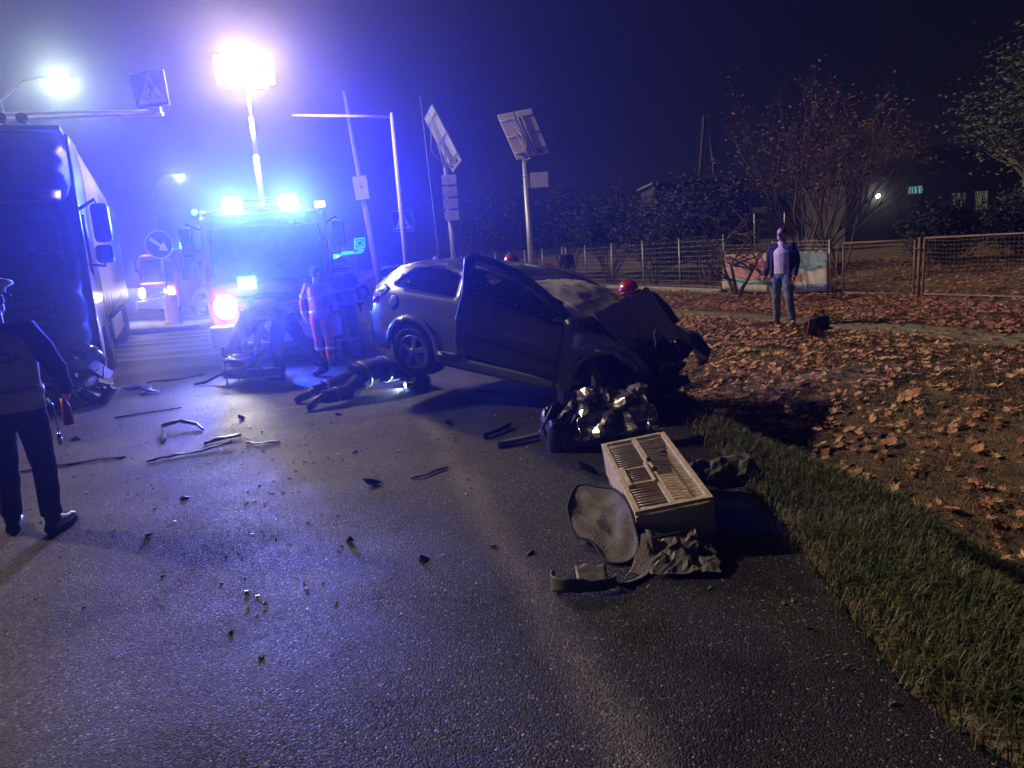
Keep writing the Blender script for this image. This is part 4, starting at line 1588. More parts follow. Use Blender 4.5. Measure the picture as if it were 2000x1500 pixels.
    # ---- reflective bands
    if bands:
        bmat = bands

        def band(a, c, t, r, ry=None, ax=None):
            q0 = a + (c - a) * t
            dd = (c - a).normalized()
            m_ = MB()
            m_.tube([q0 - dd * .026, q0 + dd * .026], [r, r], 18, caps=False, ry=[ry or r] * 2, xa=ax)
            m_.build('reflective_band', bmat, tp, solid=.004)
        band(J['pelvis'], J['waist'], .15, .187 * k, .14 * k, xa)
        band(J['waist'], J['chest'], .55, .186 * k, .136 * k, xa)
        for sh, el, wr in (('shl', 'ell', 'wrl'), ('shr', 'elr', 'wrr')):
            band(J[sh], J[el], .6, .076 * k)
            band(J[el], J[wr], .6, .06 * k)
        for kn, an in (('knl', 'anl'), ('knr', 'anr')):
            band(J[kn], J[an], .45, .076 * k)
    # ---- head wear
    if head == 'hair':
        h = MB()
        h.ell(H(0, -.022, .035), (.083, .092, .095), Rh, 18, 12, zmin=-.25)
        h.ell(H(0, -.05, -.005), (.074, .062, .07), Rh, 14, 9)
        h.build('hair', 'hair', T)
    elif head == 'cap':
        h = MB()
        prof = [(.001, .125), (.09, .122), (.135, .108), (.14, .096), (.10, .075), (.088, .055), (.088, .03)]
        Mh = axes(hc - look * .005 + upv * .012, side, look, upv)
        h.lathe(prof, 26, Mh)
        h.build('peaked_cap', 'white_cap', T, solid=.004)
        h = MB()
        h.lathe([(.0905, .028), (.0905, .06)], 26, Mh)
        h.grid(lambda u, v: Mh @ Vector(((u * 2 - 1) * .085 * (1 - .25 * v * v), .06 + .075 * v * math.sqrt(max(0, 1 - (u * 2 - 1) ** 2 * .8)) + .02, .03 - .03 * v)), 10, 4)
        h.build('cap_band', 'sign_black', T, solid=.004)
    else:
        h = MB()
        Mh = axes(hc, side, look, upv)
        h.ell(H(0, -.015, .03), (.118, .140, .122), Rh, 24, 14, zmin=-.25)
        h.tube([Mh @ Vector((.125 * math.cos(a), -.015 + .15 * math.sin(a), -.002 - .028 * (math.sin(a) < -.2))) for a in [2 * math.pi * i / 24 for i in range(25)]], .013, 6)
        h.tube([Mh @ Vector((0, .13 * math.cos(a) - .015, .03 + .128 * math.sin(a))) for a in [R(20 + 140 * i / 12) for i in range(13)]], [.006] + [.012] * 11 + [.006], 6)
        h.build('helmet', head, T)
        h = MB()
        h.grid(lambda u, v: Mh @ Vector((.108 * math.sin((u - .5) * 2.2), .125 * math.cos((u - .5) * 2.2) + .006 - .02, .035 - v * .075)), 14, 4)
        h.build('visor', 'visor', T, solid=.004)
        h = MB()
        h.tube([Mh @ Vector((.10 * math.cos(a), -.02 + .105 * math.sin(a), -.07)) for a in [R(180 + 180 * i / 12) for i in range(13)]], .045, 8)
        h.build('neck_guard', 'black_cloth', T)
    return T


# police officer at the left edge, back to the camera
P1 = person('police officer seen from behind in white cap and pale vest at the left edge', (-3.44, 4.86, 0), R(18),
            pose=dict(elr=(.32, -.03, 1.16), wrr=(.30, .14, .98), anr=(.12, -.03, .09), tor=(.18, .16, .04), knr=(.12, .01, .5), anl=(-.17, .12, .09), tol=(-.2, .3, .04), knl=(-.13, .08, .5), look=(.25, 1, -.15)),
            top='blue_black_cloth', bottom='blue_black_cloth', head='cap', vox=.012, scale=1.0, bulk=1.06)
v = MB()
v.tube([(0, 0, .90), (0, 0, 1.10), (0, 0, 1.32), (0, -.005, 1.44)], [.205, .198, .215, .17], 26, caps=False, ry=[.152, .146, .152, .12], xa=(1, 0, 0))
v.build('vest', 'vest_cloth', P1, solid=.006)
text_part('POLICJA', .092, 'blue_black_cloth', P1, axes((0, -.158, 1.27), (1, 0, 0), (0, 0, 1), (0, -1, 0)), .003, sx=.95)
v = MB()
v.tube([(.285, .10, .93), (.30, .09, .86), (.30, .085, .74)], [.018, .03, .034], 12)
v.build('red_baton', 'red_plastic', P1)
v = MB()
v.tube([(.20, .05, .95), (.24, .03, .90), (.235, .05, .70)], [.008, .006, .006], 8)
v.ell((.235, .05, .65), (.018, .03, .05))
v.build('strap_ring', 'chrome', P1)
v = MB()
v.tube([(0, 0, 1.0), (0, 0, 1.055)], [.212, .212], 26, caps=False, ry=[.156, .156], xa=(1, 0, 0))
v.build('vest_band', 'reflective_silver', P1, solid=.003)

# person bent double over the rescue tools
person('person in dark clothes bent far forward over the rescue tools', (-3.58, 11.3, 0), R(72),
       pose=dict(pelvis=(0, -.10, .90), waist=(0, .10, 1.06), chest=(0, .32, 1.05), neck=(0, .48, .96), head=(0, .58, .84), shl=(-.18, .44, 1.0), shr=(.18, .44, 1.0),
                 ell=(-.2, .52, .72), elr=(.2, .52, .72), wrl=(-.14, .58, .48), wrr=(.14, .58, .48), hil=(-.095, -.08, .88), hir=(.095, -.08, .88), knl=(-.12, .03, .48), knr=(.13, -.28, .52),
                 anl=(-.12, -.02, .09), anr=(.14, -.55, .16), tol=(-.14, .16, .04), tor=(.15, -.42, .04), look=(0, .5, -.85)),
       top='blue_black_cloth', bottom='black_cloth', head='hair', vox=.013, bulk=1.16, scale=1.06)
# crouching helper beside
person('person in dark clothes crouching beside the headlamp of the fire engine', (-4.38, 11.75, 0), R(-60),
       pose=dict(pelvis=(0, -.12, .48), waist=(0, -.02, .66), chest=(0, .10, .86), neck=(0, .18, 1.02), head=(0, .25, 1.15), shl=(-.19, .16, .97), shr=(.19, .16, .97),
                 ell=(-.26, .30, .74), elr=(.26, .30, .74), wrl=(-.15, .48, .56), wrr=(.15, .48, .56), hil=(-.10, -.10, .46), hir=(.10, -.10, .46), knl=(-.2, .28, .50), knr=(.2, .28, .42),
                 anl=(-.18, .02, .09), anr=(.18, .0, .09), tol=(-.2, .2, .04), tor=(.2, .2, .04), look=(0, 1, -.4)),
       top='blue_black_cloth', bottom='black_cloth', head='hair', vox=.013, bulk=1.1)
# paramedic in orange
person('paramedic in orange jacket standing with back turned', (-3.22, 12.45, 0), R(-12),
       pose=dict(look=(.5, 1, -.1), elr=(.27, .03, 1.15), wrr=(.24, .18, .95), ell=(-.30, -.03, 1.15), wrl=(-.30, .02, .88), knl=(-.10, .02, .5), anl=(-.13, .05, .09), tol=(-.16, .24, .04)),
       top='orange_cloth', bottom='orange_cloth', head='hair', bands='reflective_silver', vox=.013, bulk=1.08, scale=.97)
# firefighter with pale helmet
person('firefighter in tan suit and pale helmet standing next to the orange paramedic', (-3.03, 13.55, 0), R(30),
       pose=dict(look=(-.2, 1, 0), anl=(-.17, 0, .09), anr=(.17, 0, .09), tol=(-.22, .18, .04), tor=(.22, .18, .04), knl=(-.13, .03, .5), knr=(.13, .03, .5), elr=(.29, -.02, 1.15), wrr=(.31, .05, .90), ell=(-.29, -.02, 1.15), wrl=(-.31, .05, .90)),
       top='tan_cloth', bottom='tan_cloth', head='helmet_pale', bands='reflective', vox=.013, bulk=1.16, scale=1.03)
# firefighter lying on the asphalt by the rear wheel
LIE = dict(pelvis=(0, -.42, .27), waist=(0, -.20, .31), chest=(0, .04, .29), neck=(0, .24, .24), head=(.02, .38, .20), shl=(-.19, .16, .26), shr=(.19, .16, .24),
           ell=(-.34, .32, .13), elr=(.34, .32, .12), wrl=(-.20, .50, .07), wrr=(.18, .48, .07), hil=(-.10, -.44, .25), hir=(.10, -.44, .22), knl=(-.30, -.62, .16), knr=(.24, -.72, .13),
           anl=(-.26, -1.0, .12), anr=(.24, -1.10, .12), tol=(-.32, -1.16, .05), tor=(.30, -1.26, .05), look=(.2, 1, -.2))
PL = person('firefighter in dark suit crouched flat on the asphalt beside the rear wheel, head down', (-1.66, 9.58, 0), R(-52), pose=LIE,
            top='blue_black_cloth', bottom='blue_black_cloth', head='helmet_pale', bands='reflective', vox=.013, bulk=1.3)
# people behind the wreck
person('bare-headed man whose face shows above the tail of the wreck', (-1.12, 12.5, 0), R(150), pose=dict(look=(-.2, 1, 0)), top='reflective_silver', bottom='black_cloth', head='hair', vox=.014, scale=.985)
person('firefighter in red helmet hidden behind the open car door', (-.52, 12.0, 0), R(165), top='black_cloth', head='helmet_red', vox=.016, scale=.96)
person('firefighter in shiny red helmet behind the car roof', (.14, 11.6, 0), R(80), pose=dict(look=(.3, 1, -.4)), top='black_cloth', head='helmet_red', vox=.015, scale=.925)
person('firefighter stooping so low behind the roof that only a red helmet shows', (.66, 10.6, 0), R(100), pose=dict(look=(.1, 1, -.7)), top='black_cloth', head='helmet_red', vox=.016, scale=.83)
person('firefighter in red helmet and dark suit leaning over the folded bonnet', (1.86, 8.95, -.02), R(62),
       pose=dict(pelvis=(0, -.14, .80), waist=(0, -.05, .96), chest=(0, .12, 1.10), neck=(0, .28, 1.17), head=(0, .38, 1.24), shl=(-.19, .22, 1.13), shr=(.19, .22, 1.13),
                 ell=(-.28, .38, .92), elr=(.28, .36, .92), wrl=(-.20, .60, .84), wrr=(.18, .58, .82), hil=(-.10, -.12, .78), hir=(.10, -.12, .78), knl=(-.14, .06, .42), knr=(.14, .02, .42),
                 anl=(-.15, -.10, .06), anr=(.15, -.12, .06), tol=(-.17, .08, .02), tor=(.17, .06, .02), look=(0, 1, -.30)),
       top='black_cloth', bottom='black_cloth', head='helmet_red', vox=.012, bulk=1.2, scale=.92)
person('distant bystander in dark top and pale trousers by the mesh fence', (2.60, 29.6, 0), R(170), top='black_cloth', bottom='pale_trousers', vox=.016)
# bystander on the verge
person('bystander in open dark jacket, cream sweater and jeans standing on the leafy verge', (5.02, 13.05, ground_z(5.02, 13.05) - .01), R(138),
       pose=dict(anl=(-.20, .02, .09), anr=(.13, -.08, .09), tol=(-.27, .2, .04), tor=(.20, .11, .04), knl=(-.15, .07, .5), knr=(.11, .0, .5), ell=(-.245, -.05, 1.16), wrl=(-.25, .08, .91), elr=(.25, -.04, 1.16), wrr=(.29, .07, .92), look=(.25, 1, 0)),
       top='black_cloth', bottom='jeans', head='hair', open_jacket='cream_knit', vox=.010, bulk=1.04)

# ------------------------------------------------------------------ poles, lamps and signs
def solar_pole(label, base, top_z, lean, cen, ax_u, ax_v, size, group):
    T = thing('solar_panel_pole', label, 'solar panel', base, group=group)
    dx, dy = lean
    m_ = MB()
    m_.tube([(0, 0, 0), (dx, dy, top_z)], [.095, .07], 14)
    m_.lathe([(.16, 0), (.16, .03), (.1, .05)], 16)
    m_.build('post', 'galvanised', T)
    c = Vector(cen) - Vector(base)
    u, v = Vector(ax_u).normalized(), Vector(ax_v).normalized()
    n = -u.cross(v)
    n = -n if n.y < 0 else n
    W, Hh = size
    for s_ in (-1, 1):
        m_ = MB()
        m_.hexa([c + u * (s_ * W * .26 + a * W * .235) + v * (b_ * Hh / 2) + n * z for z in (-.02, .02) for b_ in (-1, 1) for a in (-1, 1)])
        md_ = m_.build('solar_module', 'panel_back', T, bevel=.008)
        m_ = MB()
        m_.hexa([c + u * (s_ * W * .26 + a * W * .225) + v * (b_ * Hh * .49) + n * z for z in (.021, .024) for b_ in (-1, 1) for a in (-1, 1)])
        m_.build('cells', 'sign_blue', md_)
        m_ = MB()
        m_.hexa([c + u * (s_ * W * .26 + a * .05) + v * (-Hh * .43 + b_ * .04) + n * z for z in (-.05, -.0215) for b_ in (-1, 1) for a in (-1, 1)])
        m_.build('junction_box', 'plastic_black', md_)
    for t in (-.36, 0, .36):
        m_ = MB()
        a_ = c + v * (t * Hh) - n * .045
        m_.tube([a_ - u * W * .5, a_ + u * W * .5], .018, 6)
        m_.build('cross_rail', 'galvanised', T)
    m_ = MB()
    for s_ in (-.12, .0, .12):
        m_.tube([c + u * s_ * W + v * Hh * .40 - n * .07, c + u * s_ * W - v * Hh * .40 - n * .07], .014, 6)
    pt = Vector((dx, dy, top_z))
    m_.tube([pt, c - n * .06 - v * Hh * .1], .03, 8)
    m_.tube([c + v * Hh * .3 - n * .06 - u * .2, c - v * .1 - n * .42 - u * .2, pt], .014, 6)
    m_.tube([c + v * Hh * .1 - n * .06 - u * .25, c - v * Hh * .5 - n * .35 - u * .22, pt - Vector((0, 0, .05))], .014, 6)
    m_.tube([c - v * Hh * .45 - n * .06 + u * .22, pt - Vector((0, 0, .05)), c - v * Hh * .5 - n * .35 - u * .22], .014, 6)
    m_.build('support_frame', 'galvanised', T)
    return T


SP1 = solar_pole('solar panel pole with a stack of four boxes behind the wreck', (-1.46, 22, 0), 4.3, (-.02, 0), (-1.50, 22.05, 5.12), (.34, -.94, .22), (-.42, -.02, .95), (1.0, 1.75), 'solar panel poles')
for k in range(4):
    m_ = MB()
    m_.box((.06, -.16, 3.93 - k * .34), (.44, .24, .29))
    o = m_.build('control_box', 'painted_grey', SP1, bevel=.015)
    m_ = MB()
    m_.box((.06, -.285, 3.93 - k * .34), (.03, .012, .03))
    m_.build('lock', 'plastic_black', o)
SP2 = solar_pole('solar panel pole showing two pale panel backs with a single side box', (.78, 20, 0), 4.15, (.0, 0), (.80, 20.0, 4.78), (.90, .30, .16), (-.36, -.25, .92), (.98, 1.25), 'solar panel poles')
m_ = MB()
m_.box((.36, -.02, 3.57), (.48, .20, .40))
o = m_.build('control_box', 'painted_grey', SP2, bevel=.015)
m_ = MB()
for z in (3.42, 3.7):
    m_.tube([(-.09, -.08, z), (.2, -.08, z)], .018, 6)
    m_.tube([(-.09, .08, z), (.2, .08, z)], .018, 6)
m_.build('clamp', 'galvanised', SP2)

# cantilever mast
T = thing('cantilever_mast', 'slender pale mast with a long horizontal arm reaching left', 'mast', (-2.32, 17.5, 0))
m_ = MB()
m_.tube([(0.01, 0, 0), (0, 0, 5.03)], [.088, .048], 14)
m_.lathe([(.16, 0), (.16, .03), (.1, .06)], 16)
m_.build('post', 'painted_grey', T)
m_ = MB()
m_.tube([(.03, 0, 4.99), (-1.1, 0, 5.09), (-2.3, 0, 5.19)], [.036, .032, .028], 10)
m_.build('arm', 'painted_grey', T)
m_ = MB()
m_.lathe([(.001, .05), (.036, .036), (.044, 0), (.036, -.036)], 14, Matrix.Translation((0, 0, 5.05)))
m_.build('cap', 'painted_grey', T)
# leaning pole with box
T = thing('lamp_pole', 'leaning grey pole carrying one square cabinet at mid height', 'pole', (-3.35, 20, 0))
m_ = MB()
m_.tube([(0, 0, 0), (-.27, 0, 3.3), (-.50, 0, 6.2)], [.10, .08, .04], 14)
m_.build('post', 'painted_grey', T)
m_ = MB()
m_.box((-.27, -.19, 3.68), (.38, .22, .62), Matrix.Rotation(R(-4), 3, 'Y'))
o = m_.build('cabinet', 'painted_grey', T, bevel=.015)
m_ = MB()
m_.box((-.26, -.305, 3.70), (.05, .012, .05))
m_.build('lock', 'plastic_black', o)
# extra thin pole left of the solar panel
T = tag(MB().tube([(-2.2, 26, 0), (-2.42, 26, 7.2)], [.045, .02], 10).build('thin_pole', 'painted_grey'), 'thin bare pole rising behind the left solar panel', 'pole')


def street_lamp(label, base, hz, head, watts, light=True):
    T = thing('street_lamp', label, 'street lamp', base, group='street lamps along the road')
    b0 = Vector(base)
    h = Vector(head) - b0
    m_ = MB()
    m_.tube([(0, 0, 0), (0, 0, hz), (h.x * .4, h.y * .4, h.z + .04), (h.x, h.y, h.z + .06)], [.09, .06, .045, .04], 12)
    m_.build('post', 'painted_grey', T)
    m_ = MB()
    m_.box(h + Vector((0, 0, .05)), (.62, .30, .10))
    hd_ = m_.build('lamp_head', 'painted_grey', T, bevel=.03)
    m_ = MB()
    m_.box(h + Vector((0, 0, -.01)), (.46, .24, .05))
    m_.build('lens', 'street_lens', hd_)
    if light:
        lamp('SPOT', h + Vector((0, -.06, -.12)), watts, (.82, 1.0, .70), .16, aim=h + Vector((.8, -1.2, -2)), cone=165, parent=T, blend=.6)
    return T


street_lamp('bright white street lamp above the lorry cab', (-15.6, 24.3, 0), 7.6, (-13.41, 24, 8.09), STREET_W)
street_lamp('small far street lamp between the lorry and the fire engine', (-20.9, 45.2, 0), 7.1, (-19.08, 45, 7.68), STREET_W * .35)


def ped_sign(T, M, s):
    """blue square crossing sign, s = side, local x right, y up, z towards viewer"""
    h = s / 2
    m_ = MB()
    m_.prism([(-h, -h), (h, -h), (h, h), (-h, h)], .02, M)
    pl = m_.build('sign_plate', 'sign_blue', T)
    b_ = s * .03
    m_ = MB()
    Mz = M @ Matrix.Translation((0, 0, .0225))
    for a_, c_ in (((-h, h - b_), (h, h)), ((-h, -h), (h, -h + b_)), ((-h, -h + b_), (-h + b_, h - b_)), ((h - b_, -h + b_), (h, h - b_))):
        m_.prism([(a_[0], a_[1]), (c_[0], a_[1]), (c_[0], c_[1]), (a_[0], c_[1])], .002, Mz)
    m_.build('sign_border', 'sign_white', pl)
    m_ = MB()
    m_.prism([(-h * .84, -h * .76), (h * .84, -h * .76), (0, h * .80)], .002, Mz)
    m_.build('triangle', 'sign_white', pl)
    Mf = M @ Matrix.Translation((0, 0, .0255))
    m_ = MB()
    k = h
    m_.prism([(.02 * k + .085 * k * math.cos(a), .44 * k + .085 * k * math.sin(a)) for a in [2 * math.pi * i / 14 for i in range(14)]], .002, Mf)
    for q in ([(-.02, .36), (.10, .36), (.14, .02), (-.04, .02)], [(-.04, .04), (.06, .04), (-.06, -.28), (-.14, -.52), (-.26, -.52), (-.26, -.58), (-.09, -.58), (.02, -.30)][0:8], [(.04, .04), (.15, .04), (.27, -.26), (.42, -.50), (.34, -.56), (.17, -.28)], [(-.02, .34), (.02, .24), (-.12, .10), (-.2, -.06), (-.26, -.03), (-.18, .14)], [(.10, .34), (.20, .22), (.26, .02), (.19, .0), (.14, .18), (.08, .24)]):
        m_.prism([(x * k, y * k) for x, y in q], .002, Mf)
    for x0, x1 in ((-.58, -.22), (-.02, .12), (.30, .58)):
        m_.prism([(x0 * k, -.50 * k), (x1 * k, -.50 * k), (x1 * k, -.44 * k), (x0 * k, -.44 * k)], .001, Mf)
    m_.build('pedestrian_symbol', 'sign_black', pl)
    return pl


T = thing('crossing_sign', 'large pedestrian crossing sign on an overhead arm above the lorry trailer', 'road sign', (-10.2, 15.6, 0), group='pedestrian crossing signs')
ped_sign(T, axes((3.53, -.6, 5.36), (.998, -.03, .055), (-.055, .02, .998), (.03, -.998, 0)), .68)
m_ = MB()
m_.tube([(0, 0, 0), (0, 0, 5.2)], [.12, .09], 12)
m_.tube([(0, 0, 5.15), (2.0, -.35, 5.02), (3.7, -.58, 4.9)], [.05, .045, .04], 10)
m_.tube([(0, 0, 5.28), (2.0, -.35, 5.10), (3.5, -.56, 4.98)], .02, 8)
m_.build('mast_arm', 'painted_grey', T)
m_ = MB()
m_.box((3.55, -.57, 4.97), (.22, .06, .14))
m_.tube([(3.55, -.56, 4.9), (3.55, -.56, 5.6)], .025, 8)
m_.build('bracket', 'galvanised', T)
T = thing('crossing_sign', 'small pedestrian crossing sign beyond the slender mast', 'road sign', (-3.95, 30, 0), group='pedestrian crossing signs')
ped_sign(T, axes((0, -.06, 3.28), (1, 0, 0), (0, 0, 1), (0, -1, 0)), .84)
m_ = MB()
m_.tube([(0, 0, 0), (0, 0, 3.75)], .03, 10)
m_.build('post', 'galvanised', T)

T = thing('keep_right_sign', 'round blue sign with white diagonal arrow on a thin post', 'road sign', (-11.60, 25.0, .13))
m_ = MB()
m_.lathe([(.001, 0), (.46, 0), (.46, .02), (.001, .02)], 36, axes((0, -.05, 2.70), (1, 0, 0), (0, 0, 1), (0, -1, 0)), smooth=False)
pl = m_.build('sign_disc', 'sign_blue', T)
m_ = MB()
m_.lathe([(.445, .0215), (.47, .0215), (.47, .024), (.445, .024)], 36, axes((0, -.05, 2.70), (1, 0, 0), (0, 0, 1), (0, -1, 0)), close=True)
m_.build('rim', 'sign_white', pl)
m_ = MB()
Ma = axes((0, -.073, 2.70), (math.cos(R(-38)), 0, math.sin(R(-38))), (-math.sin(R(-38)), 0, math.cos(R(-38))), (0, -1, 0))
m_.prism([(-.36, -.055), (.08, -.055), (.08, -.17), (.37, 0), (.08, .17), (.08, .055), (-.36, .055)], .003, Ma)
m_.build('arrow', 'sign_white', pl)
m_ = MB()
m_.tube([(0, 0, .9), (0, 0, 2.4)], .035, 10)
m_.build('post', 'galvanised', T)
m_ = MB()
m_.lathe([(.30, 0), (.30, .06), (.24, .10), (.23, .95), (.20, 1.0), (.001, 1.01)], 24, Matrix.Translation((.05, 0, 0)))
m_.build('bollard', 'bollard_yellow', T)

# lit shop signs far away
T = thing('neon_sign', 'glowing teal outline sign of a square with a ring and a bar', 'neon sign', (-10.2, 50, 0))
m_ = MB()
m_.tube([(.2, .05, 0), (.2, .05, 3.4)], .07, 10)
m_.build('post', 'painted_grey', T)
m_ = MB()
P4 = [(.16, 0, 2.72), (.82, 0, 2.78), (.90, 0, 3.40), (.24, 0, 3.36)]
m_.tube(P4 + [P4[0]], .055, 8)
m_.build('square_outline', 'neon_teal', T)
m_ = MB()
m_.tube([(.53 + .2 * math.cos(a), 0, 3.06 + .18 * math.sin(a)) for a in [2 * math.pi * i / 20 for i in range(21)]], .03, 6)
m_.build('ring_outline', 'neon_teal', T)
m_ = MB()
m_.box((-.35, 0, 2.52), (.85, .06, .13))
m_.box((-.1, 0, 2.40), (1.45, .06, .05), Matrix.Rotation(R(-3), 3, 'Y'))
m_.box((.55, 0, 2.60), (.45, .06, .08))
m_.tube([(-.8, .04, 2.40), (.7, .04, 2.48)], .03, 6)
m_.build('lit_bar', 'neon_teal', T)
T = thing('lit_board', 'small teal and white lit board behind the pale helmet', 'neon sign', (-11.35, 50.2, 0))
m_ = MB()
m_.box((0, 0, 2.1), (.5, .08, .7))
m_.build('board', 'neon_teal', T, bevel=.02)
m_ = MB()
m_.box((.08, -.05, 2.1), (.2, .02, .4))
m_.build('lit_patch', 'street_lens', T, bevel=.01)
m_ = MB()
m_.tube([(0, .1, 0), (0, .1, 2.0)], .05, 8)
m_.build('post', 'painted_grey', T)


# ------------------------------------------------------------------ fences and banner
def wire_fence(label, A, B, h, nposts, cell, name='mesh_fence', framed=False, pm='galvanised', wire_m='wire', wr=.0035, group=None):
    A, B = Vector(A), Vector(B)
    T = thing(name, label, 'fence', (A.x, A.y, ground_z(A.x, A.y)), group=group)
    L = (B - A).length
    d = (B - A) / L
    gz = lambda t: ground_z(A.x + d.x * t, A.y + d.y * t) - ground_z(A.x, A.y)
    W = lambda t, z: Vector((d.x * t, d.y * t, gz(t) + z))
    for k in range(nposts):
        t = L * k / (nposts - 1)
        m_ = MB()
        m_.tube([W(t, -.05), W(t, h)], .024 if framed else .03, 8)
        m_.build('post', pm, T)
    if framed:
        for z in (.06, h):
            m_ = MB()
            m_.tube([W(0, z), W(L, z)], .022, 8)
            m_.build('rail', pm, T)
    m_ = MB()
    k = 0
    z = cell
    while z < h:
        n = 6
        m_.tube([W(L * i / n, z) for i in range(n + 1)], wr, 3, caps=False)
        z += cell
    t = cell
    while t < L:
        m_.tube([W(t, .05), W(t, h - .01)], wr, 3, caps=False)
        t += cell
    o = m_.build('wire_mesh', wire_m, T)
    o['kind'] = 'stuff'
    return T


wire_fence('framed rusty fence panel between the bystander and the gap', (8.62, 18.35), (9.45, 16.62), 1.30, 2, .07, 'site_fence', True, 'rusty_frame', 'rusty_frame', .003, 'framed fence panels')
wire_fence('framed rusty fence panel running out of frame at the right', (9.55, 16.42), (11.3, 12.2), 1.32, 2, .09, 'site_fence', True, 'rusty_frame', 'rusty_frame', .003, 'framed fence panels')
T = thing('fence_post', 'bare rusty post standing in the gap between the two framed fence panels', 'post', (9.50, 16.52, ground_z(9.5, 16.52)))
m_ = MB()
m_.tube([(0, 0, -.05), (0, 0, 1.34)], .034, 8)
m_.build('post', 'rusty_frame', T)
m_ = MB()
m_.box((0, 0, 1.1), (.14, .2, .02), Matrix.Rotation(R(-65), 3, 'Z'))
m_.build('clip', 'rusty_frame', T)
T = thing('fence_post', 'pair of thin rusty stakes beside the banner end', 'post', (8.50, 18.55, ground_z(8.5, 18.55)))
for x, l in ((0, .06), (-.09, -.05)):
    m_ = MB()
    m_.tube([(x, 0, -.05), (x + l, 0, 1.30)], .018, 8)
    m_.build('stake', 'rusty_frame', T)
wire_fence('long wire fence with thin posts receding behind the wreck', (6.75, 22.2), (-3.6, 52.0), 1.75, 14, .16, 'wire_fence', False, 'galvanised', 'wire', .004)
wire_fence('short wire fence stretch behind the banner', (8.45, 18.75), (6.78, 22.1), 1.45, 3, .10, 'wire_fence', False, 'galvanised', 'wire', .004)
kb = MB()
fa, fb = Vector((6.9, 22.0)), Vector((-3.7, 51.9))
fd = (fb - fa).normalized()
kb.hexa([(p.x + fd.y * w, p.y - fd.x * w, z) for z in (-.3, .16) for w in (-.38, -.26) for p in (fa, fb)])
tag(kb.build('fence_plinth', 'concrete', bevel=.015), 'low concrete kerb along the foot of the long wire fence', 'kerb')

# banner: cloth tied to the wire fence
BA, BB = Vector((8.40, 18.66)), Vector((6.68, 21.98))
bd = (BB - BA)
BL = bd.length
bd.normalize()
bn = Vector((-bd.y, bd.x)) * -1
if bn.y > 0:
    bn = -bn
T = thing('banner', 'pink, white and blue printed banner tied to the fence behind the bystander', 'banner', (BA.x, BA.y, ground_z(BA.x, BA.y)))


def ban(u, v, out):
    sag = .05 * math.sin(u * 9) * (1 - v) + .03 * math.sin(u * 23)
    q = bd * (u * BL) + bn * (.05 + out + .02 * math.sin(u * 14 + v * 3))
    return (q.x, q.y, .12 + v * 1.05 - .05 * (1 - v) * math.sin(u * 3.1) + sag * .3)


# image right is u = 0 (nearest end)
MB().grid(lambda u, v: ban(u, v, 0), 40, 10).build('banner_cloth', 'banner_white', T, solid=.003)


def bprint(name, m, pts, out):
    panel(pts, lambda u, v: ban(u, v, out), (), .06).build(name, m, T, solid=.001)


bprint('pink_print', 'banner_rose', [(.44, 1), (1, 1), (1, .42), (.72, .30), (.44, .34)], .004)
bprint('magenta_print', 'banner_pink', [(.50, .97), (.62, .97), (.66, .6), (.60, .42), (.50, .46)], .008)
bprint('white_print', 'banner_white', [(.50, .96), (.60, .93), (.60, .76), (.54, .72), (.50, .80)], .012)
bprint('white_print', 'banner_white', [(.52, .64), (.60, .62), (.60, .55), (.52, .57)], .012)
bprint('teal_print', 'banner_teal', [(.44, .33), (.72, .29), (1, .36), (1, .26), (.72, .19), (.44, .20)], .006)
bprint('sky_print', 'banner_sky', [(0, 1), (.30, 1), (.30, .62), (.16, .5), (0, .6)], .004)
bprint('blue_print', 'banner_blue', [(0, .18), (.38, .16), (.38, .02), (0, .02)], .004)
bprint('rose_print', 'banner_rose', [(.22, .46), (.32, .46), (.32, .26), (.22, .26)], .006)

T = thing('blue_sign_board', 'blue sign board on posts among the branches above the banner', 'sign', (8.85, 24.0, ground_z(8.85, 24)))
m_ = MB()
m_.box((0, 0, 2.6), (1.3, .05, .58))
m_.build('board', 'sign_blue', T, bevel=.01)
m_ = MB()
m_.box((-.35, -.03, 2.42), (.5, .01, .18))
m_.build('pale_stripe', 'banner_sky', T)
for x in (-.5, .5):
    m_ = MB()
    m_.tube([(x, .05, 0), (x, .05, 2.9)], .035, 8)
    m_.build('post', 'galvanised', T)


# ------------------------------------------------------------------ trees, hedge, buildings
def grow(mb, tips, p, d, L, r, lvl, rg, spread, up):
    n = 4
    pts = [p]
    for k in range(n):
        d = (d + Vector((rg.gauss(0, .13), rg.gauss(0, .13), rg.gauss(0, .10) + up))).normalized()
        pts.append(pts[-1] + d * (L / n))
    mb.tube(pts, [r * (1 - .45 * k / n) for k in range(n + 1)], 7 if lvl > 2 else (5 if lvl > 0 else 3), caps=False)
    if lvl == 0:
        tips.append((pts[-1], d))
        tips.append((pts[2], d))
        return
    for k in range(rg.choice((2, 3, 3)) if lvl < 3 else 4):
        a = rg.uniform(0, 6.28)
        perp = Vector((math.cos(a), math.sin(a), rg.uniform(-.2, .5)))
        nd = (d * (1 - spread) + perp * spread).normalized()
        grow(mb, tips, pts[rg.choice((2, 3, 4, 4))], nd, L * rg.uniform(.58, .82), r * .55, lvl - 1, rg, spread, up)


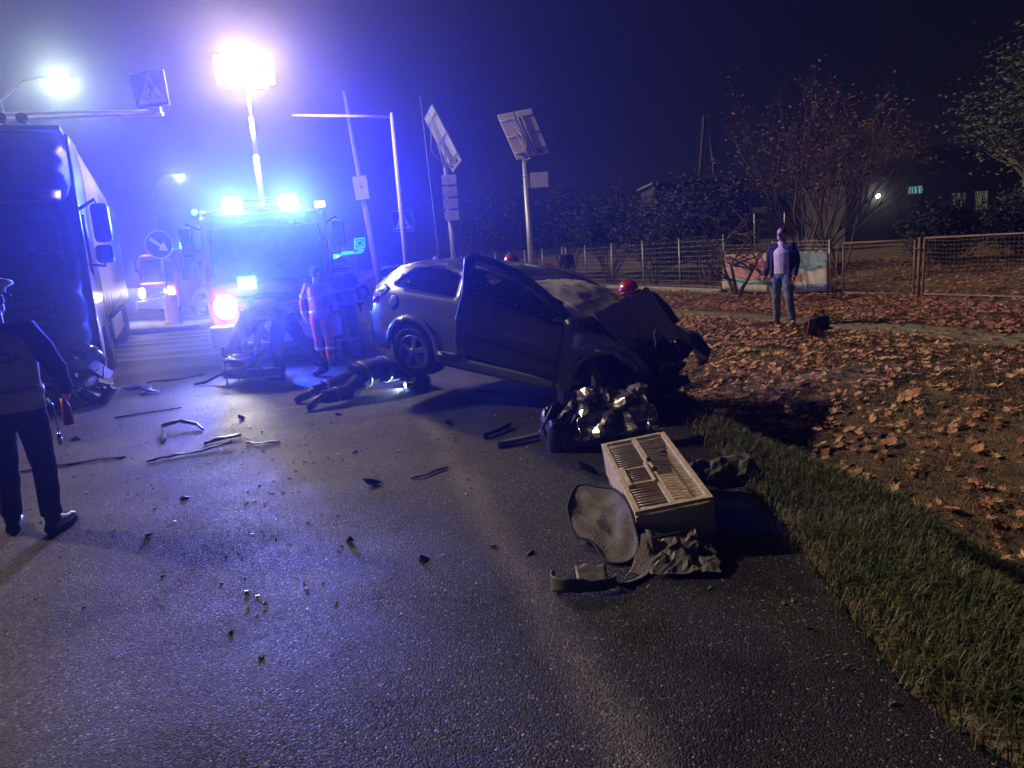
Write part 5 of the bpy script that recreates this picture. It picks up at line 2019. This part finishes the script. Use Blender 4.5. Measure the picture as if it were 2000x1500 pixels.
def leaf_cloud(tips, n_per, rad, size, rg):
    q = MB()
    for p, d in tips:
        for k in range(n_per):
            c = p + Vector((rg.gauss(0, rad), rg.gauss(0, rad), rg.gauss(0, rad)))
            a = Vector((rg.gauss(0, 1), rg.gauss(0, 1), rg.gauss(0, 1))).normalized()
            b_ = a.orthogonal().normalized()
            s = size * rg.uniform(.6, 1.3)
            c2 = a.cross(b_) * s * .2
            q.add([c - a * s, c + b_ * s * .5 + c2, c + a * s, c - b_ * s * .5 + c2], [(0, 1, 2, 3)])
    return q


def tree(label, name, loc, h, r, lvl, spread, up, seed, leafm, n_per, rad, size, stems=1, tw='bark', group=None):
    rg = random.Random(seed)
    T = thing(name, label, 'tree' if 'tree' in name else 'shrub', loc, group=group)
    w, tips = MB(), []
    for k in range(stems):
        a = 6.28 * k / stems + rg.uniform(-.4, .4)
        tl_ = .30 if stems > 1 else .04
        grow(w, tips, Vector((.08 * math.cos(a) * (stems > 1), .08 * math.sin(a) * (stems > 1), -.05)), Vector((math.cos(a) * tl_, math.sin(a) * tl_, 1)).normalized(), h, r, lvl, rg, spread, up)
    w.build('trunk', tw, T)
    if n_per:
        leaf_cloud(tips, n_per, rad, size, rg).build('crown', leafm, T)
    return T


tree('bare tree with sparse russet leaves rising behind the bystander', 'russet_tree', (8.95, 21.2, ground_z(8.95, 21.2)), 2.3, .065, 4, .36, .10, 4, 'leaf_russet', 2, .20, .065, stems=4, tw='twig')
tree('second thin russet tree to the right of the bystander', 'russet_tree', (10.6, 22.8, ground_z(10.6, 22.8)), 1.9, .05, 4, .40, .07, 8, 'leaf_russet', 2, .18, .06, stems=3, tw='twig')
tree('low leafless shrub with crooked branches left of the banner', 'bare_shrub', (6.55, 20.4, ground_z(6.55, 20.4)), 1.15, .06, 4, .62, -.02, 15, 'leaf_russet', 0, .1, .04, stems=3, tw='twig')
tree('large dense evergreen tree at the right edge', 'evergreen_tree', (12.6, 16.2, ground_z(12.6, 16.2)), 2.2, .18, 4, .48, .05, 21, 'leaf_green', 30, .24, .06, stems=2)
hs = [(6.2, 25.5, 1.5, 'tall dark hedge bush just left of the bare shrub'), (4.9, 28.5, 1.45, 'dark hedge bush second from the bare shrub'), (3.6, 32.0, 1.6, 'dark hedge bush behind the distant bystander'), (2.2, 36.0, 1.8, 'dark hedge bush right of the solar pole'), (.4, 41.0, 2.0, 'dark hedge bush behind the right solar pole'), (-1.6, 46.5, 2.1, 'dark hedge bush farthest along the wire fence'), (11.8, 20.8, 1.3, 'dark bush behind the right framed fence panel'), (14.6, 21.5, 1.4, 'dark bush below the lit windows')]
for k, (x, y, h, lb) in enumerate(hs):
    tree(lb, 'hedge_bush', (x + 1.1, y + .4, ground_z(x + 1.1, y + .4)), h * (.98 if x < 8 else .44), .05, 3, .50, .08, 40 + k, 'leaf_hedge', 26, .30, .07, stems=6, group='dark bushes behind the fence')

T = thing('low_building', 'low dark building with flat roof behind the hedge', 'building', (11.4, 40.5, 0))
m_ = MB()
m_.box((0, 2, 2.4), (5.6, 4, 4.8))
m_.build('wall', 'wall_dark', T)
m_ = MB()
m_.hexa([(x, y, z + (0 if z < 4.85 else .02) * x) for z in (4.8, 4.95) for y in (-.25, 4.2) for x in (-3.0, 3.0)])
m_.build('roof', 'concrete', T)
T = thing('dark_house', 'dark house with one teal window, two curtained windows and a wall lamp', 'house', (27.0, 45.6, 0))
m_ = MB()
m_.box((0, 3, 2.3), (11, 6, 4.6))
m_.build('wall', 'wall_dark', T)
m_ = MB()
m_.prism([(-5.9, 4.6), (5.9, 4.6), (5.9, 4.85), (0, 6.4), (-5.9, 4.85)], 6.8, axes((0, -.4, 0), (1, 0, 0), (0, 0, 1), (0, 1, 0)))
m_.build('roof', 'truck_dark', T)
for (cx, cz, w_, h_, mm_) in ((-1.2, 3.70, 1.05, .52, 'window_teal'), (1.55, 2.75, 1.0, 1.2, 'window_warm'), (2.95, 2.78, 1.0, 1.2, 'window_warm')):
    m_ = MB()
    for a_ in (-1, 1):
        m_.box((cx + a_ * w_ / 2, -.03, cz), (.07, .08, h_ + .07))
        m_.box((cx, -.03, cz + a_ * h_ / 2), (w_ - .07, .08, .07))
    wf = m_.build('window', 'truck_dark', T)
    m_ = MB()
    m_.box((cx, -.015, cz), (w_ - .07, .02, h_ - .07))
    m_.build('pane', mm_, wf)
    rr_ = random.Random(int(cx * 10))
    m_ = MB()
    for q in range(9):
        x = cx - w_ / 2 + .08 + (w_ - .16) * q / 8
        m_.tube([(x, -.06, cz - h_ / 2), (x + rr_.uniform(-.05, .05), -.07, cz), (x + rr_.uniform(-.03, .03), -.06, cz + h_ / 2)], rr_.uniform(.012, .045), 5)
    m_.build('curtain', 'wall_dark', wf)
m_ = MB()
m_.ell((-3.55, -.15, 3.5), (.14, .10, .14))
m_.build('wall_lamp', 'bulkhead_lens', T)
lamp('POINT', (-3.55, -.5, 3.5), 25, (1, 1, .8), .1, parent=T)
T = thing('timber_pylon', 'faint pair of tall timber poles leaning together beyond the roof', 'pylon', (16.9, 60, 0))
for x0, x1 in ((-1.1, .0), (1.3, .35)):
    m_ = MB()
    m_.tube([(x0, 0, 0), (x1, 0, 11.3)], [.2, .13], 10)
    m_.build('pole', 'bark', T)

# ------------------------------------------------------------------ cage, cloth and wreckage in the foreground
T = thing('wooden_cage', 'pale wooden cage with wire bars lying tilted on the asphalt', 'cage', (.632, 3.798, .246), rot=(R(6.8), R(-6.86), R(1.66)))
CWd, CLn, CDp = .446, 1.026, .232
t_ = .022
for nm, m, c, s in (('front_board', 'board_pale', (CWd / 2, t_ / 2, -CDp / 2 - .02), (CWd, t_, CDp - .03)), ('back_board', 'board_pale', (CWd / 2, CLn - t_ / 2, -CDp / 2 - .02), (CWd, t_, CDp - .03)),
                    ('side_board', 'raw_wood', (t_ / 2, CLn / 2, -CDp / 2 - .02), (t_ * .7, CLn - 2 * t_ - .004, CDp - .03)), ('side_board', 'raw_wood', (CWd - t_ / 2, CLn / 2, -CDp / 2 - .02), (t_ * .7, CLn - 2 * t_ - .004, CDp - .03)),
                    ('floor_board', 'raw_wood', (CWd / 2, CLn / 2, -CDp - .0), (CWd - .01, CLn - .01, .012)),
                    ('top_rail', 'raw_wood', (.016, CLn / 2, -.012), (.034, CLn + .004, .026)), ('top_rail', 'raw_wood', (CWd - .016, CLn / 2, -.012), (.034, CLn + .004, .026)),
                    ('top_rail', 'raw_wood', (CWd / 2, .014, -.010), (CWd - .07, .03, .024)), ('top_rail', 'raw_wood', (CWd / 2, CLn - .014, -.010), (CWd - .07, .03, .024)),
                    ('middle_rail', 'raw_wood', (.225, CLn / 2, -.008), (.036, CLn - .06, .018)), ('door_rail', 'raw_wood', (.125, .34, -.006), (.15, .018, .016)), ('door_rail', 'raw_wood', (.125, .55, -.006), (.15, .018, .016)),
                    ('door_stile', 'raw_wood', (.048, .445, .004), (.024, .27, .016)), ('door_stile', 'raw_wood', (.198, .445, .006), (.020, .27, .016))):
    m_ = MB()
    m_.box(c, s)
    m_.build(nm, m, T, bevel=.003)
for k in range(29):
    y = .055 + k * .0330
    if .335 < y < .555:
        x0 = .21
    else:
        x0 = .03
    m_ = MB()
    mid = rnd.uniform(-.006, .006)
    if x0 == .03:
        m_.tube([(.03, y, -.012), (.13, y + mid, -.014), (.225, y, -.012)], .0030, 5)
    m_.tube([(.225, y, -.012), (.30, y + mid, -.016), (.33, y + mid * 2, -.03), (CWd - .02, y + mid, -.055 if 7 < k < 22 else -.014)], .0030, 5)
    m_.build('wire_bar', 'wire', T)
for k in range(7):
    m_ = MB()
    m_.tube([(.06, .355 + k * .029, -.012), (.19, .355 + k * .029, -.012)], .0028, 5)
    m_.build('wire_bar', 'wire', T)
m_ = MB()
for k in range(8):
    m_.tube([(.25 + k * .02, .04, -.08), (.25 + k * .02, .22, -.11)], .0024, 4)
    m_.tube([(.24, .05 + k * .022, -.085), (.41, .05 + k * .022, -.085)], .0024, 4)
m_.build('feeder_mesh', 'wire', T)
m_ = MB()
for y in (.47, .62):
    m_.box((.235, y, .008), (.03, .034, .02))
m_.build('latch', 'plastic_black', T, bevel=.004)
m_ = MB()
m_.box((.12, .44, -.10), (.1, .12, .03))
m_.build('feeding_tray', 'red_plastic', T, bevel=.005)

# plush seat cover with dark piping
T = thing('seat_cover', 'crumpled grey plush seat cover with dark piping leaning on the cage', 'seat cover', (0, 0, 0))


CO = [Vector(q) for q in ((.30, 4.32, .13), (.38, 4.46, .20), (.51, 4.36, .215), (.58, 4.21, .245), (.62, 3.98, .235), (.63, 3.80, .17), (.63, 3.70, .08), (.56, 3.66, .02), (.45, 3.70, .012), (.39, 3.90, .05), (.31, 4.0, .05), (.29, 4.2, .10))]
cc = sum(CO, Vector()) / len(CO)


def rim_pt(t):
    t = (t % 1) * len(CO)
    i = int(t)
    w_ = t - i
    p0, p1, p2, p3 = (CO[(i + k) % len(CO)] for k in (-1, 0, 1, 2))
    return .5 * ((2 * p1) + (p2 - p0) * w_ + (2 * p0 - 5 * p1 + 4 * p2 - p3) * w_ ** 2 + (3 * p1 - p0 - 3 * p2 + p3) * w_ ** 3)


def cov(u, v):
    rim = rim_pt(u)
    r_ = v
    p = cc + (rim - cc) * r_
    sink = (1 - r_ ** 2)
    n_ = noise.noise((p.x * 7, p.y * 5, 6)) * .05 - abs(noise.noise((p.x * 9 + p.y * 5, p.y * 2, 2))) * .06
    return p + Vector((-.55, -.30, .75)) * (n_ * min(1, 4 * (1 - r_)) - .035 * sink)


MB().grid(cov, 64, 20).build('cover_cloth', 'plush', T, solid=.010)
m_ = MB()
m_.tube([rim_pt(i / 72) for i in range(73)], .008, 7)
m_.build('piping', 'black_cloth', T)
T = thing('cloth_strip', 'gold-grey strap of cloth curling down from the seat cover', 'cloth')


def strip_(u, v):
    p = Vector((.66, 3.74, .13)).lerp(Vector((.47, 3.44, .012)), u) + Vector((.05 * math.sin(u * 3.1), -.02 * math.sin(u * 3.1), -.05 * math.sin(u * 3.1)))
    return p + Vector((.09 * (v - .5), -.07 * (v - .5), .05 * (v - .5) * (1 - u) + .012 * math.sin(v * 3.1 + u * 5)))


MB().grid(strip_, 18, 8).build('strap_cloth', 'plush', T, solid=.008)
# curved plate
T = thing('wheel_liner', 'curved brown plastic wheel liner lying nearest the camera', 'debris')


def liner(u, v):
    a = R(170 + 175 * u)
    rr_ = .145 + .02 * math.sin(u * 9)
    return Vector((.30 + rr_ * 1.1 * math.cos(a), 3.43 + rr_ * .75 * math.sin(a) + .03 * u, .015 + .085 * v * (1 - .5 * u) + .01 * noise.noise((u * 9, v * 3, 0)))) + Vector((0, .02, 0)) * v


MB().grid(liner, 26, 5).build('curved_sheet', 'plastic_grey', T, solid=.006)
m_ = MB()
m_.grid(lambda u, v: Vector((.26 + .16 * u, 3.44 + .10 * v - .03 * u, .03 + .02 * noise.noise((u * 4, v * 4, 1)) + .05 * v)), 8, 6)
m_.build('flange', 'plastic_grey', T, solid=.005)
# pale plastic tub under the cage
T = thing('plastic_sheet', 'crumpled pale plastic sheet pinned under the front of the cage', 'plastic sheet', (.84, 3.60, 0), R(-6))


def crush(u, v):
    x, y = (u - .5) * .36, (v - .5) * .30
    n_ = noise.noise((u * 3.6, v * 3.6, 14)) * .06 + abs(noise.noise((u * 7, v * 7, 3))) * .05
    return Vector((x + .03 * noise.noise((u * 5, v * 5, 8)), y + .02 * noise.noise((u * 5, v * 5, 18)), max(.004, .03 + .12 * v * (1 - .4 * u) + n_ * min(1, 5 * min(u, 1 - u, v + .1)))))


MB().grid(crush, 18, 16, smooth=False).build('sheet', 'plastic_grey', T, solid=.003)
m_ = MB()
m_.box((-.07, .03, .165), (.15, .03, .012), Matrix.Rotation(R(8), 3, 'Z') @ Matrix.Rotation(R(-6), 3, 'Y'))
m_.build('dark_strip', 'plastic_black', T)

# crumpled bumper and torn sheet metal before the front wheel
T = thing('crumpled_bumper', 'heap of crumpled black bumper and torn shiny sheet metal below the car front', 'debris', (.74, 6.25, 0), R(8))


def crum(cx, cy, w, d, h, seed, amp, fr):
    def f(u, v):
        x = (u - .5) * w
        y = (v - .5) * d
        prof = max(0, 1 - (2 * u - 1) ** 4) ** .6 * max(0, 1 - (2 * v - 1) ** 4) ** .6
        nz = noise.turbulence((u * fr, v * fr, seed), 2, True) * amp
        n2_ = noise.noise((u * fr * 1.3, v * fr * 1.3, seed + 5))
        return Vector((cx + x + .10 * n2_, cy + y + .08 * noise.noise((u * fr, v * fr, seed + 9)), .02 + prof * h * (.55 + nz)))
    return f


MB().grid(crum(-.12, .08, .74, .62, .36, 3, .8, 3.0), 26, 22, smooth=False).build('bumper_skin', 'plastic_black', T, solid=.006)


def sheet(u, v):
    p = Vector((.04 + .62 * (u - .5) + .10 * v, -.34 + .40 * v, .12 + .36 * v))
    n_ = noise.noise((u * 4.2, v * 3.4, 12))
    n3 = abs(noise.noise((u * 7.5, v * 5, 31)))
    return p + Vector((.05 * n3, -.16 * n_ - .14 * n3, .08 * n_ - .04 * n3))


MB().grid(sheet, 16, 14, smooth=False).build('torn_sheet', 'torn_metal', T, solid=.004)


def sheet2(u, v):
    p = Vector((.32 + .30 * (u - .5), -.42 + .22 * v, .03 + .30 * v))
    n_ = noise.noise((u * 4, v * 4, 44))
    return p + Vector((.05 * n_, -.10 * n_, .02 * n_))


MB().grid(sheet2, 10, 12, smooth=False).build('torn_flap', 'torn_metal', T, solid=.004)
m_ = MB()
m_.tube([(-.46, -.05, .02), (-.50, -.02, .18), (-.40, .0, .36), (-.30, .05, .42)], [.014, .012, .012, .01], 7)
m_.tube([(-.36, -.18, .02), (-.30, -.22, .06), (-.24, -.2, .02)], .006, 6)
m_.build('broken_tube', 'plastic_black', T)
m_ = MB()
m_.prism([(0, 0), (.05, -.01), (.12, .17), (.06, .2)], .006, axes((-.34, .02, .38), (.8, -.2, -.3), (-.3, .1, .9), (0, -1, 0)))
m_.build('lamp_bracket', 'torn_metal', T)
T = thing('broken_trim', 'dark broken door sill lying in the grass behind the cage', 'debris', (1.42, 4.95, .03), R(20))
m_ = MB()
m_.grid(lambda u, v: Vector((.55 * (u - .5), .30 * (v - .5), .02 + .10 * math.sin(v * 3) + .05 * noise.noise((u * 5, v * 5, 3)))), 12, 8, smooth=False)
m_.build('trim_shell', 'plastic_grey', T, solid=.005)
m_ = MB()
m_.prism([(0, 0), (.07, .02), (.04, .06)], .004, axes((.12, .08, .16), (.9, .3, .1), (0, .5, .8), (0, -.8, .5)))
m_.build('bright_shard', 'chrome', T)


# single pieces of debris on the asphalt
def strip_piece(label, pts, w, h, m='plastic_black', name='trim_strip'):
    p = [Vector((x, y, z)) for x, y, z in pts]
    c = p[0].copy()
    c.z = 0
    q = MB()
    rj = random.Random(len(label))
    fine = [p[0]]
    for a_, b_ in zip(p[:-1], p[1:]):
        for t in (.25, .5, .75, 1):
            fine.append(a_.lerp(b_, t) + Vector((rj.gauss(0, .006), rj.gauss(0, .006), abs(rj.gauss(0, .004)))))
    q.tube([k - c for k in fine], [w * rj.uniform(.55, 1.25) * (.4 if i in (0, len(fine) - 1) else 1) for i in range(len(fine))], 5, ry=[h * rj.uniform(.6, 1.2) for _ in fine], smooth=False)
    o = q.build(name, m)
    o.location = c
    return tag(o, label, 'debris', 'car debris on the road')


def chunk(label, x, y, s, m='plastic_black', seed=0, z=.0, flat=.4):
    rg = random.Random(seed)
    q = MB()
    bm = bmesh.new()
    pts = [bm.verts.new((rg.gauss(0, s * .5), rg.gauss(0, s * .4), abs(rg.gauss(0, s * flat)))) for _ in range(11)]
    bmesh.ops.convex_hull(bm, input=pts)
    me = bpy.data.meshes.new('plastic_shard')
    zmin = min(v_.co.z for v_ in bm.verts)
    for v_ in bm.verts:
        v_.co.z -= zmin
    loose = [v_ for v_ in bm.verts if not v_.link_faces]
    bmesh.ops.delete(bm, geom=loose, context='VERTS')
    bm.to_mesh(me)
    bm.free()
    me.materials.append(MATS[m])
    o = bpy.data.objects.new('plastic_shard', me)
    o.location = (x, y, z + .002)
    COL.objects.link(o)
    return tag(o, label, 'debris', 'car debris on the road')


strip_piece('pale looped arch trim farthest left of the loose strips', [(-3.72, 7.35, .02), (-3.85, 7.75, .03), (-4.0, 7.95, .07), (-3.85, 8.08, .09), (-3.62, 8.02, .05), (-3.48, 7.85, .02)], .018, .026, 'car_trim')
strip_piece('long dark splinter pointing at the camera left of centre', [(-3.52, 6.62, .015), (-3.3, 6.76, .02), (-3.08, 6.86, .02), (-2.86, 7.05, .05)], .022, .014)
strip_piece('short thick black strip beside the long splinter', [(-3.2, 7.18, .02), (-3.08, 7.28, .03), (-2.9, 7.40, .03)], .045, .02)
strip_piece('pale bent strip with dark knob right of the thick strip', [(-2.78, 7.18, .05), (-2.70, 7.06, .02), (-2.55, 7.0, .015), (-2.38, 7.04, .015)], .022, .014, 'car_trim')
strip_piece('black hollow bar left of the bumper heap, upper one', [(-.30, 6.60, .025), (-.05, 6.95, .03)], .036, .03)
strip_piece('long grey bar with open end left of the bumper heap', [(-.17, 6.24, .025), (.28, 6.50, .03), (.36, 6.55, .03)], .026, .026, 'car_trim')
strip_piece('thin black wiper piece on the pale worn line', [(-.86, 5.50, .01), (-.76, 5.52, .014), (-.58, 5.72, .012)], .012, .01)
strip_piece('thin dark blade among debris below the lorry corner', [(-5.1, 9.0, .01), (-4.75, 9.2, .012), (-4.4, 9.35, .01)], .03, .01)
strip_piece('thin dark strip left of the looped trim', [(-4.35, 6.75, .01), (-4.1, 6.85, .012), (-3.85, 6.88, .01)], .028, .01)
strip_piece('second dark strip behind the police officer', [(-4.75, 6.6, .01), (-4.5, 6.72, .012), (-4.3, 6.75, .01)], .03, .01)
strip_piece('pale curved wing panel at the foot of the lorry', [(-6.25, 10.9, .02), (-6.0, 11.05, .08), (-5.72, 11.0, .10), (-5.55, 10.85, .04)], .10, .025, 'car_trim', 'wing_panel')
strip_piece('small pale shell right of the curved wing panel', [(-5.62, 10.72, .02), (-5.5, 10.76, .05), (-5.36, 10.78, .02)], .06, .02, 'seat_white', 'plastic_shell')
strip_piece('crooked black hose below the lorry corner', [(-6.2, 11.6, .02), (-5.9, 11.75, .05), (-5.6, 11.95, .02), (-5.3, 12.3, .03)], .02, .02, 'plastic_black', 'rubber_hose')
CH = [(-1.14, 5.41, .10, 'spiky black shard in the middle of the road', 5), (-1.09, 4.27, .055, 'black shard nearer the camera in the middle of the road', 8), (-.59, 3.93, .06, 'black shard on the worn line beside a pale smear', 3),
      (-2.54, 4.64, .06, 'lone black shard right of the officer shoes', 7), (.03, 3.89, .05, 'black shard left of the seat cover', 12), (-.18, 4.02, .04, 'tiny black shard next to the one left of the seat cover', 14),
      (-.70, 7.33, .09, 'flat grey-edged shard before the open car door', 19), (-4.92, 7.86, .10, 'dark lump right behind the officer elbow', 23), (-3.80, 7.50, .07, 'dark lump under the looped trim', 25), (-2.64, 5.41, .07, 'flat dark sliver between officer and road centre', 27),
      (.52, 5.30, .15, 'wide dark shard lying left of the cage top', 31), (.70, 5.02, .12, 'dark shard touching the cage side', 33), (-3.2, 8.35, .09, 'dark lump below the rescue tools', 35), (-2.72, 7.55, .06, 'small round lump above the thick strip', 37),
      (-1.5, 6.43, .05, 'small dark chip above the spiky shard', 39), (-2.05, 8.2, .07, 'thin pale chip before the lying firefighter', 41)]
for x, y, s, lb, sd in CH:
    chunk(lb, x, y, s * .72, 'plastic_grey' if 'pale' in lb and 'smear' not in lb else 'plastic_black', sd)
for x, y, lb, m, sd in ((-1.46, 3.48, 'pale wedge-shaped chip, left of the near pair', 'board_pale', 51), (-1.37, 3.50, 'pale wedge-shaped chip, right of the near pair', 'board_pale', 53)):
    chunk(lb, x, y, .022, m, sd, flat=.25)
for k, (x, y, sd) in enumerate(((1.24, 2.58, 61), (1.22, 2.87, 63), (1.20, 3.12, 65), (1.30, 2.35, 67))):
    chunk(('third', 'second', 'farthest', 'nearest')[k] + ' small dark clod along the asphalt edge', x, y, .022, 'earth', sd, flat=.6)
# fragments too many to count
q = MB()
rg = random.Random(77)
for k in range(900):
    if rg.random() < .6:
        x, y = rg.gauss(-1.9, 1.3), rg.gauss(6.2, 1.7)
    else:
        x, y = rg.uniform(-6.2, 1.0), rg.uniform(3.2, 12.5)
    if y < 2.6 or edge_s(x, y) > -.1:
        continue
    s = rg.uniform(.003, .009) * (1.5 if rg.random() < .12 else 1)
    q.box((x, y, s * .5 + .001), (s * 2, s * rg.uniform(.6, 2), s * rg.uniform(.4, .9)), Matrix.Rotation(rg.uniform(0, 3), 3, 'Z') @ Matrix.Rotation(rg.uniform(-.4, .4), 3, 'X'), jit=s * .3)
o = q.build('glass_fragments', mat('fragment', (.45, .44, .42), .2, var=.9, scale=3))
tag(o, 'tiny glass and plastic fragments scattered over the asphalt', 'fragments', kind='stuff')

# rescue tools
T = thing('rescue_tool', 'hydraulic rescue tool with pointed jaws and carrying frame on the asphalt', 'rescue tool', (-4.10, 11.15, 0), R(-12))
m_ = MB()
m_.prism([(-.05, -.10), (.22, -.13), (.56, .02), (.50, .06), (.18, .16), (-.05, .12)], .12, Matrix.Translation((0, 0, .10)))
m_.build('jaw', 'plastic_black', T, bevel=.02)
m_ = MB()
m_.tube([(-.02, 0, .16), (-.42, -.02, .17)], [.10, .085], 14)
m_.build('hydraulic_cylinder', 'engine_dark', T)
m_ = MB()
m_.tube([(-.40, -.02, .17), (-.52, -.02, .15), (-.75, -.06, .05), (-.92, -.10, .03)], .028, 8)
m_.build('hose', 'plastic_black', T)
m_ = MB()
m_.tube([(-.30, -.16, .0), (-.30, -.16, .42), (-.30, .16, .42), (-.30, .16, 0)], .016, 8)
m_.tube([(-.30, -.16, .42), (.10, -.14, .36), (.38, -.05, .15)], .013, 8)
m_.tube([(-.30, .16, .42), (.08, .14, .36)], .013, 8)
m_.build('carrying_frame', 'chrome', T)
m_ = MB()
m_.box((-.12, 0, .33), (.24, .2, .12))
m_.build('pump_block', 'engine_dark', T, bevel=.02)
m_ = MB()
m_.box((-.10, -.02, .45), (.22, .10, .04), Matrix.Rotation(R(20), 3, 'Z'))
m_.build('handle_grip', 'reflective_silver', T, bevel=.01)
T = thing('flashlight', 'lit flashlight lying on the asphalt beside the rear wheel', 'flashlight', (-1.42, 9.72, .035), R(215))
m_ = MB()
m_.tube([(-.16, 0, 0), (-.02, 0, 0), (.02, 0, 0), (.05, 0, 0)], [.02, .022, .032, .034], 14)
m_.build('flashlight_body', 'plastic_black', T)
m_ = MB()
m_.ell((.05, 0, 0), (.012, .033, .033))
m_.build('lens', 'torch_lens', T)
lamp('SPOT', (.09, 0, .01), 40, (.6, .85, 1.0), .03, aim=(1.0, 0, -.05), cone=120, parent=T)
T = thing('boot', 'dark boot with yellow-green reflective band standing under the car sill', 'boot', (-1.20, 9.75, 0), R(150))
m_ = MB()
m_.tube([(0, 0, .05), (0, 0, .18), (0.02, 0, .36)], [.062, .058, .07], 12)
m_.tube([(-.05, 0, .045), (.08, 0, .05), (.19, 0, .045)], [.048, .052, .04], 10)
skinned(m_, 'boot_shaft', 'shoe', T, .011, 0, 2)
m_ = MB()
m_.tube([(0, 0, .20), (.005, 0, .27)], [.066, .069], 16, caps=False)
m_.build('reflective_band', 'reflective', T, solid=.003)
# boxes by the bystander
zb = ground_z(4.95, 11.55)
T = thing('warning_lamp_box', 'black box with red-orange frame lying open near the bystander shoes', 'box', (4.86, 11.45, ground_z(4.86, 11.45)), R(20))
m_ = MB()
m_.box((0, 0, .13), (.20, .07, .28), Matrix.Rotation(R(-14), 3, 'Y'))
m_.build('case', 'plastic_black', T, bevel=.015)
m_ = MB()
m_.tube([(-.12, -.05, .02), (-.07, -.05, .30)], .010, 7)
m_.tube([(-.10, -.06, .02), (-.02, -.07, .0), (.10, -.06, .01), (.15, -.05, .10), (.12, -.04, .16)], .012, 7)
m_.build('red_frame', 'red_plastic', T)
T = thing('bag', 'black bag standing behind the red-framed box', 'bag', (5.22, 11.95, ground_z(5.22, 11.95)), R(12))
m_ = MB()
m_.box((0, 0, .14), (.30, .2, .27))
m_.build('bag_body', 'black_cloth', T, bevel=.05)
m_ = MB()
m_.tube([(-.1, 0, .27), (-.07, 0, .36), (.07, 0, .36), (.1, 0, .27)], .012, 7)
m_.build('handle', 'black_cloth', T)

# ------------------------------------------------------------------ haze volume added to stand in for lens glare round the lamps
mh = bpy.data.materials.new('glare_haze')
mh.use_nodes = True
nt = mh.node_tree
nt.nodes.clear()
pv = nt.nodes.new('ShaderNodeVolumePrincipled')
pv.inputs['Color'].default_value = (.92, .94, 1.0, 1)
pv.inputs['Density'].default_value = HAZE_D
pv.inputs['Anisotropy'].default_value = HAZE_G
ou = nt.nodes.new('ShaderNodeOutputMaterial')
nt.links.new(pv.outputs[0], ou.inputs['Volume'])
pv.inputs['Density Attribute'].default_value = ''
MATS['glare_haze'] = mh
if hasattr(mh, 'cycles') and hasattr(mh.cycles, 'homogeneous_volume'):
    mh.cycles.homogeneous_volume = True
m_ = MB()
m_.box((0, 0, 7.0), (340, 340, 17.6))
hz = m_.build('haze', 'glare_haze')
hz['kind'] = 'stuff'
hz.display_type = 'WIRE'
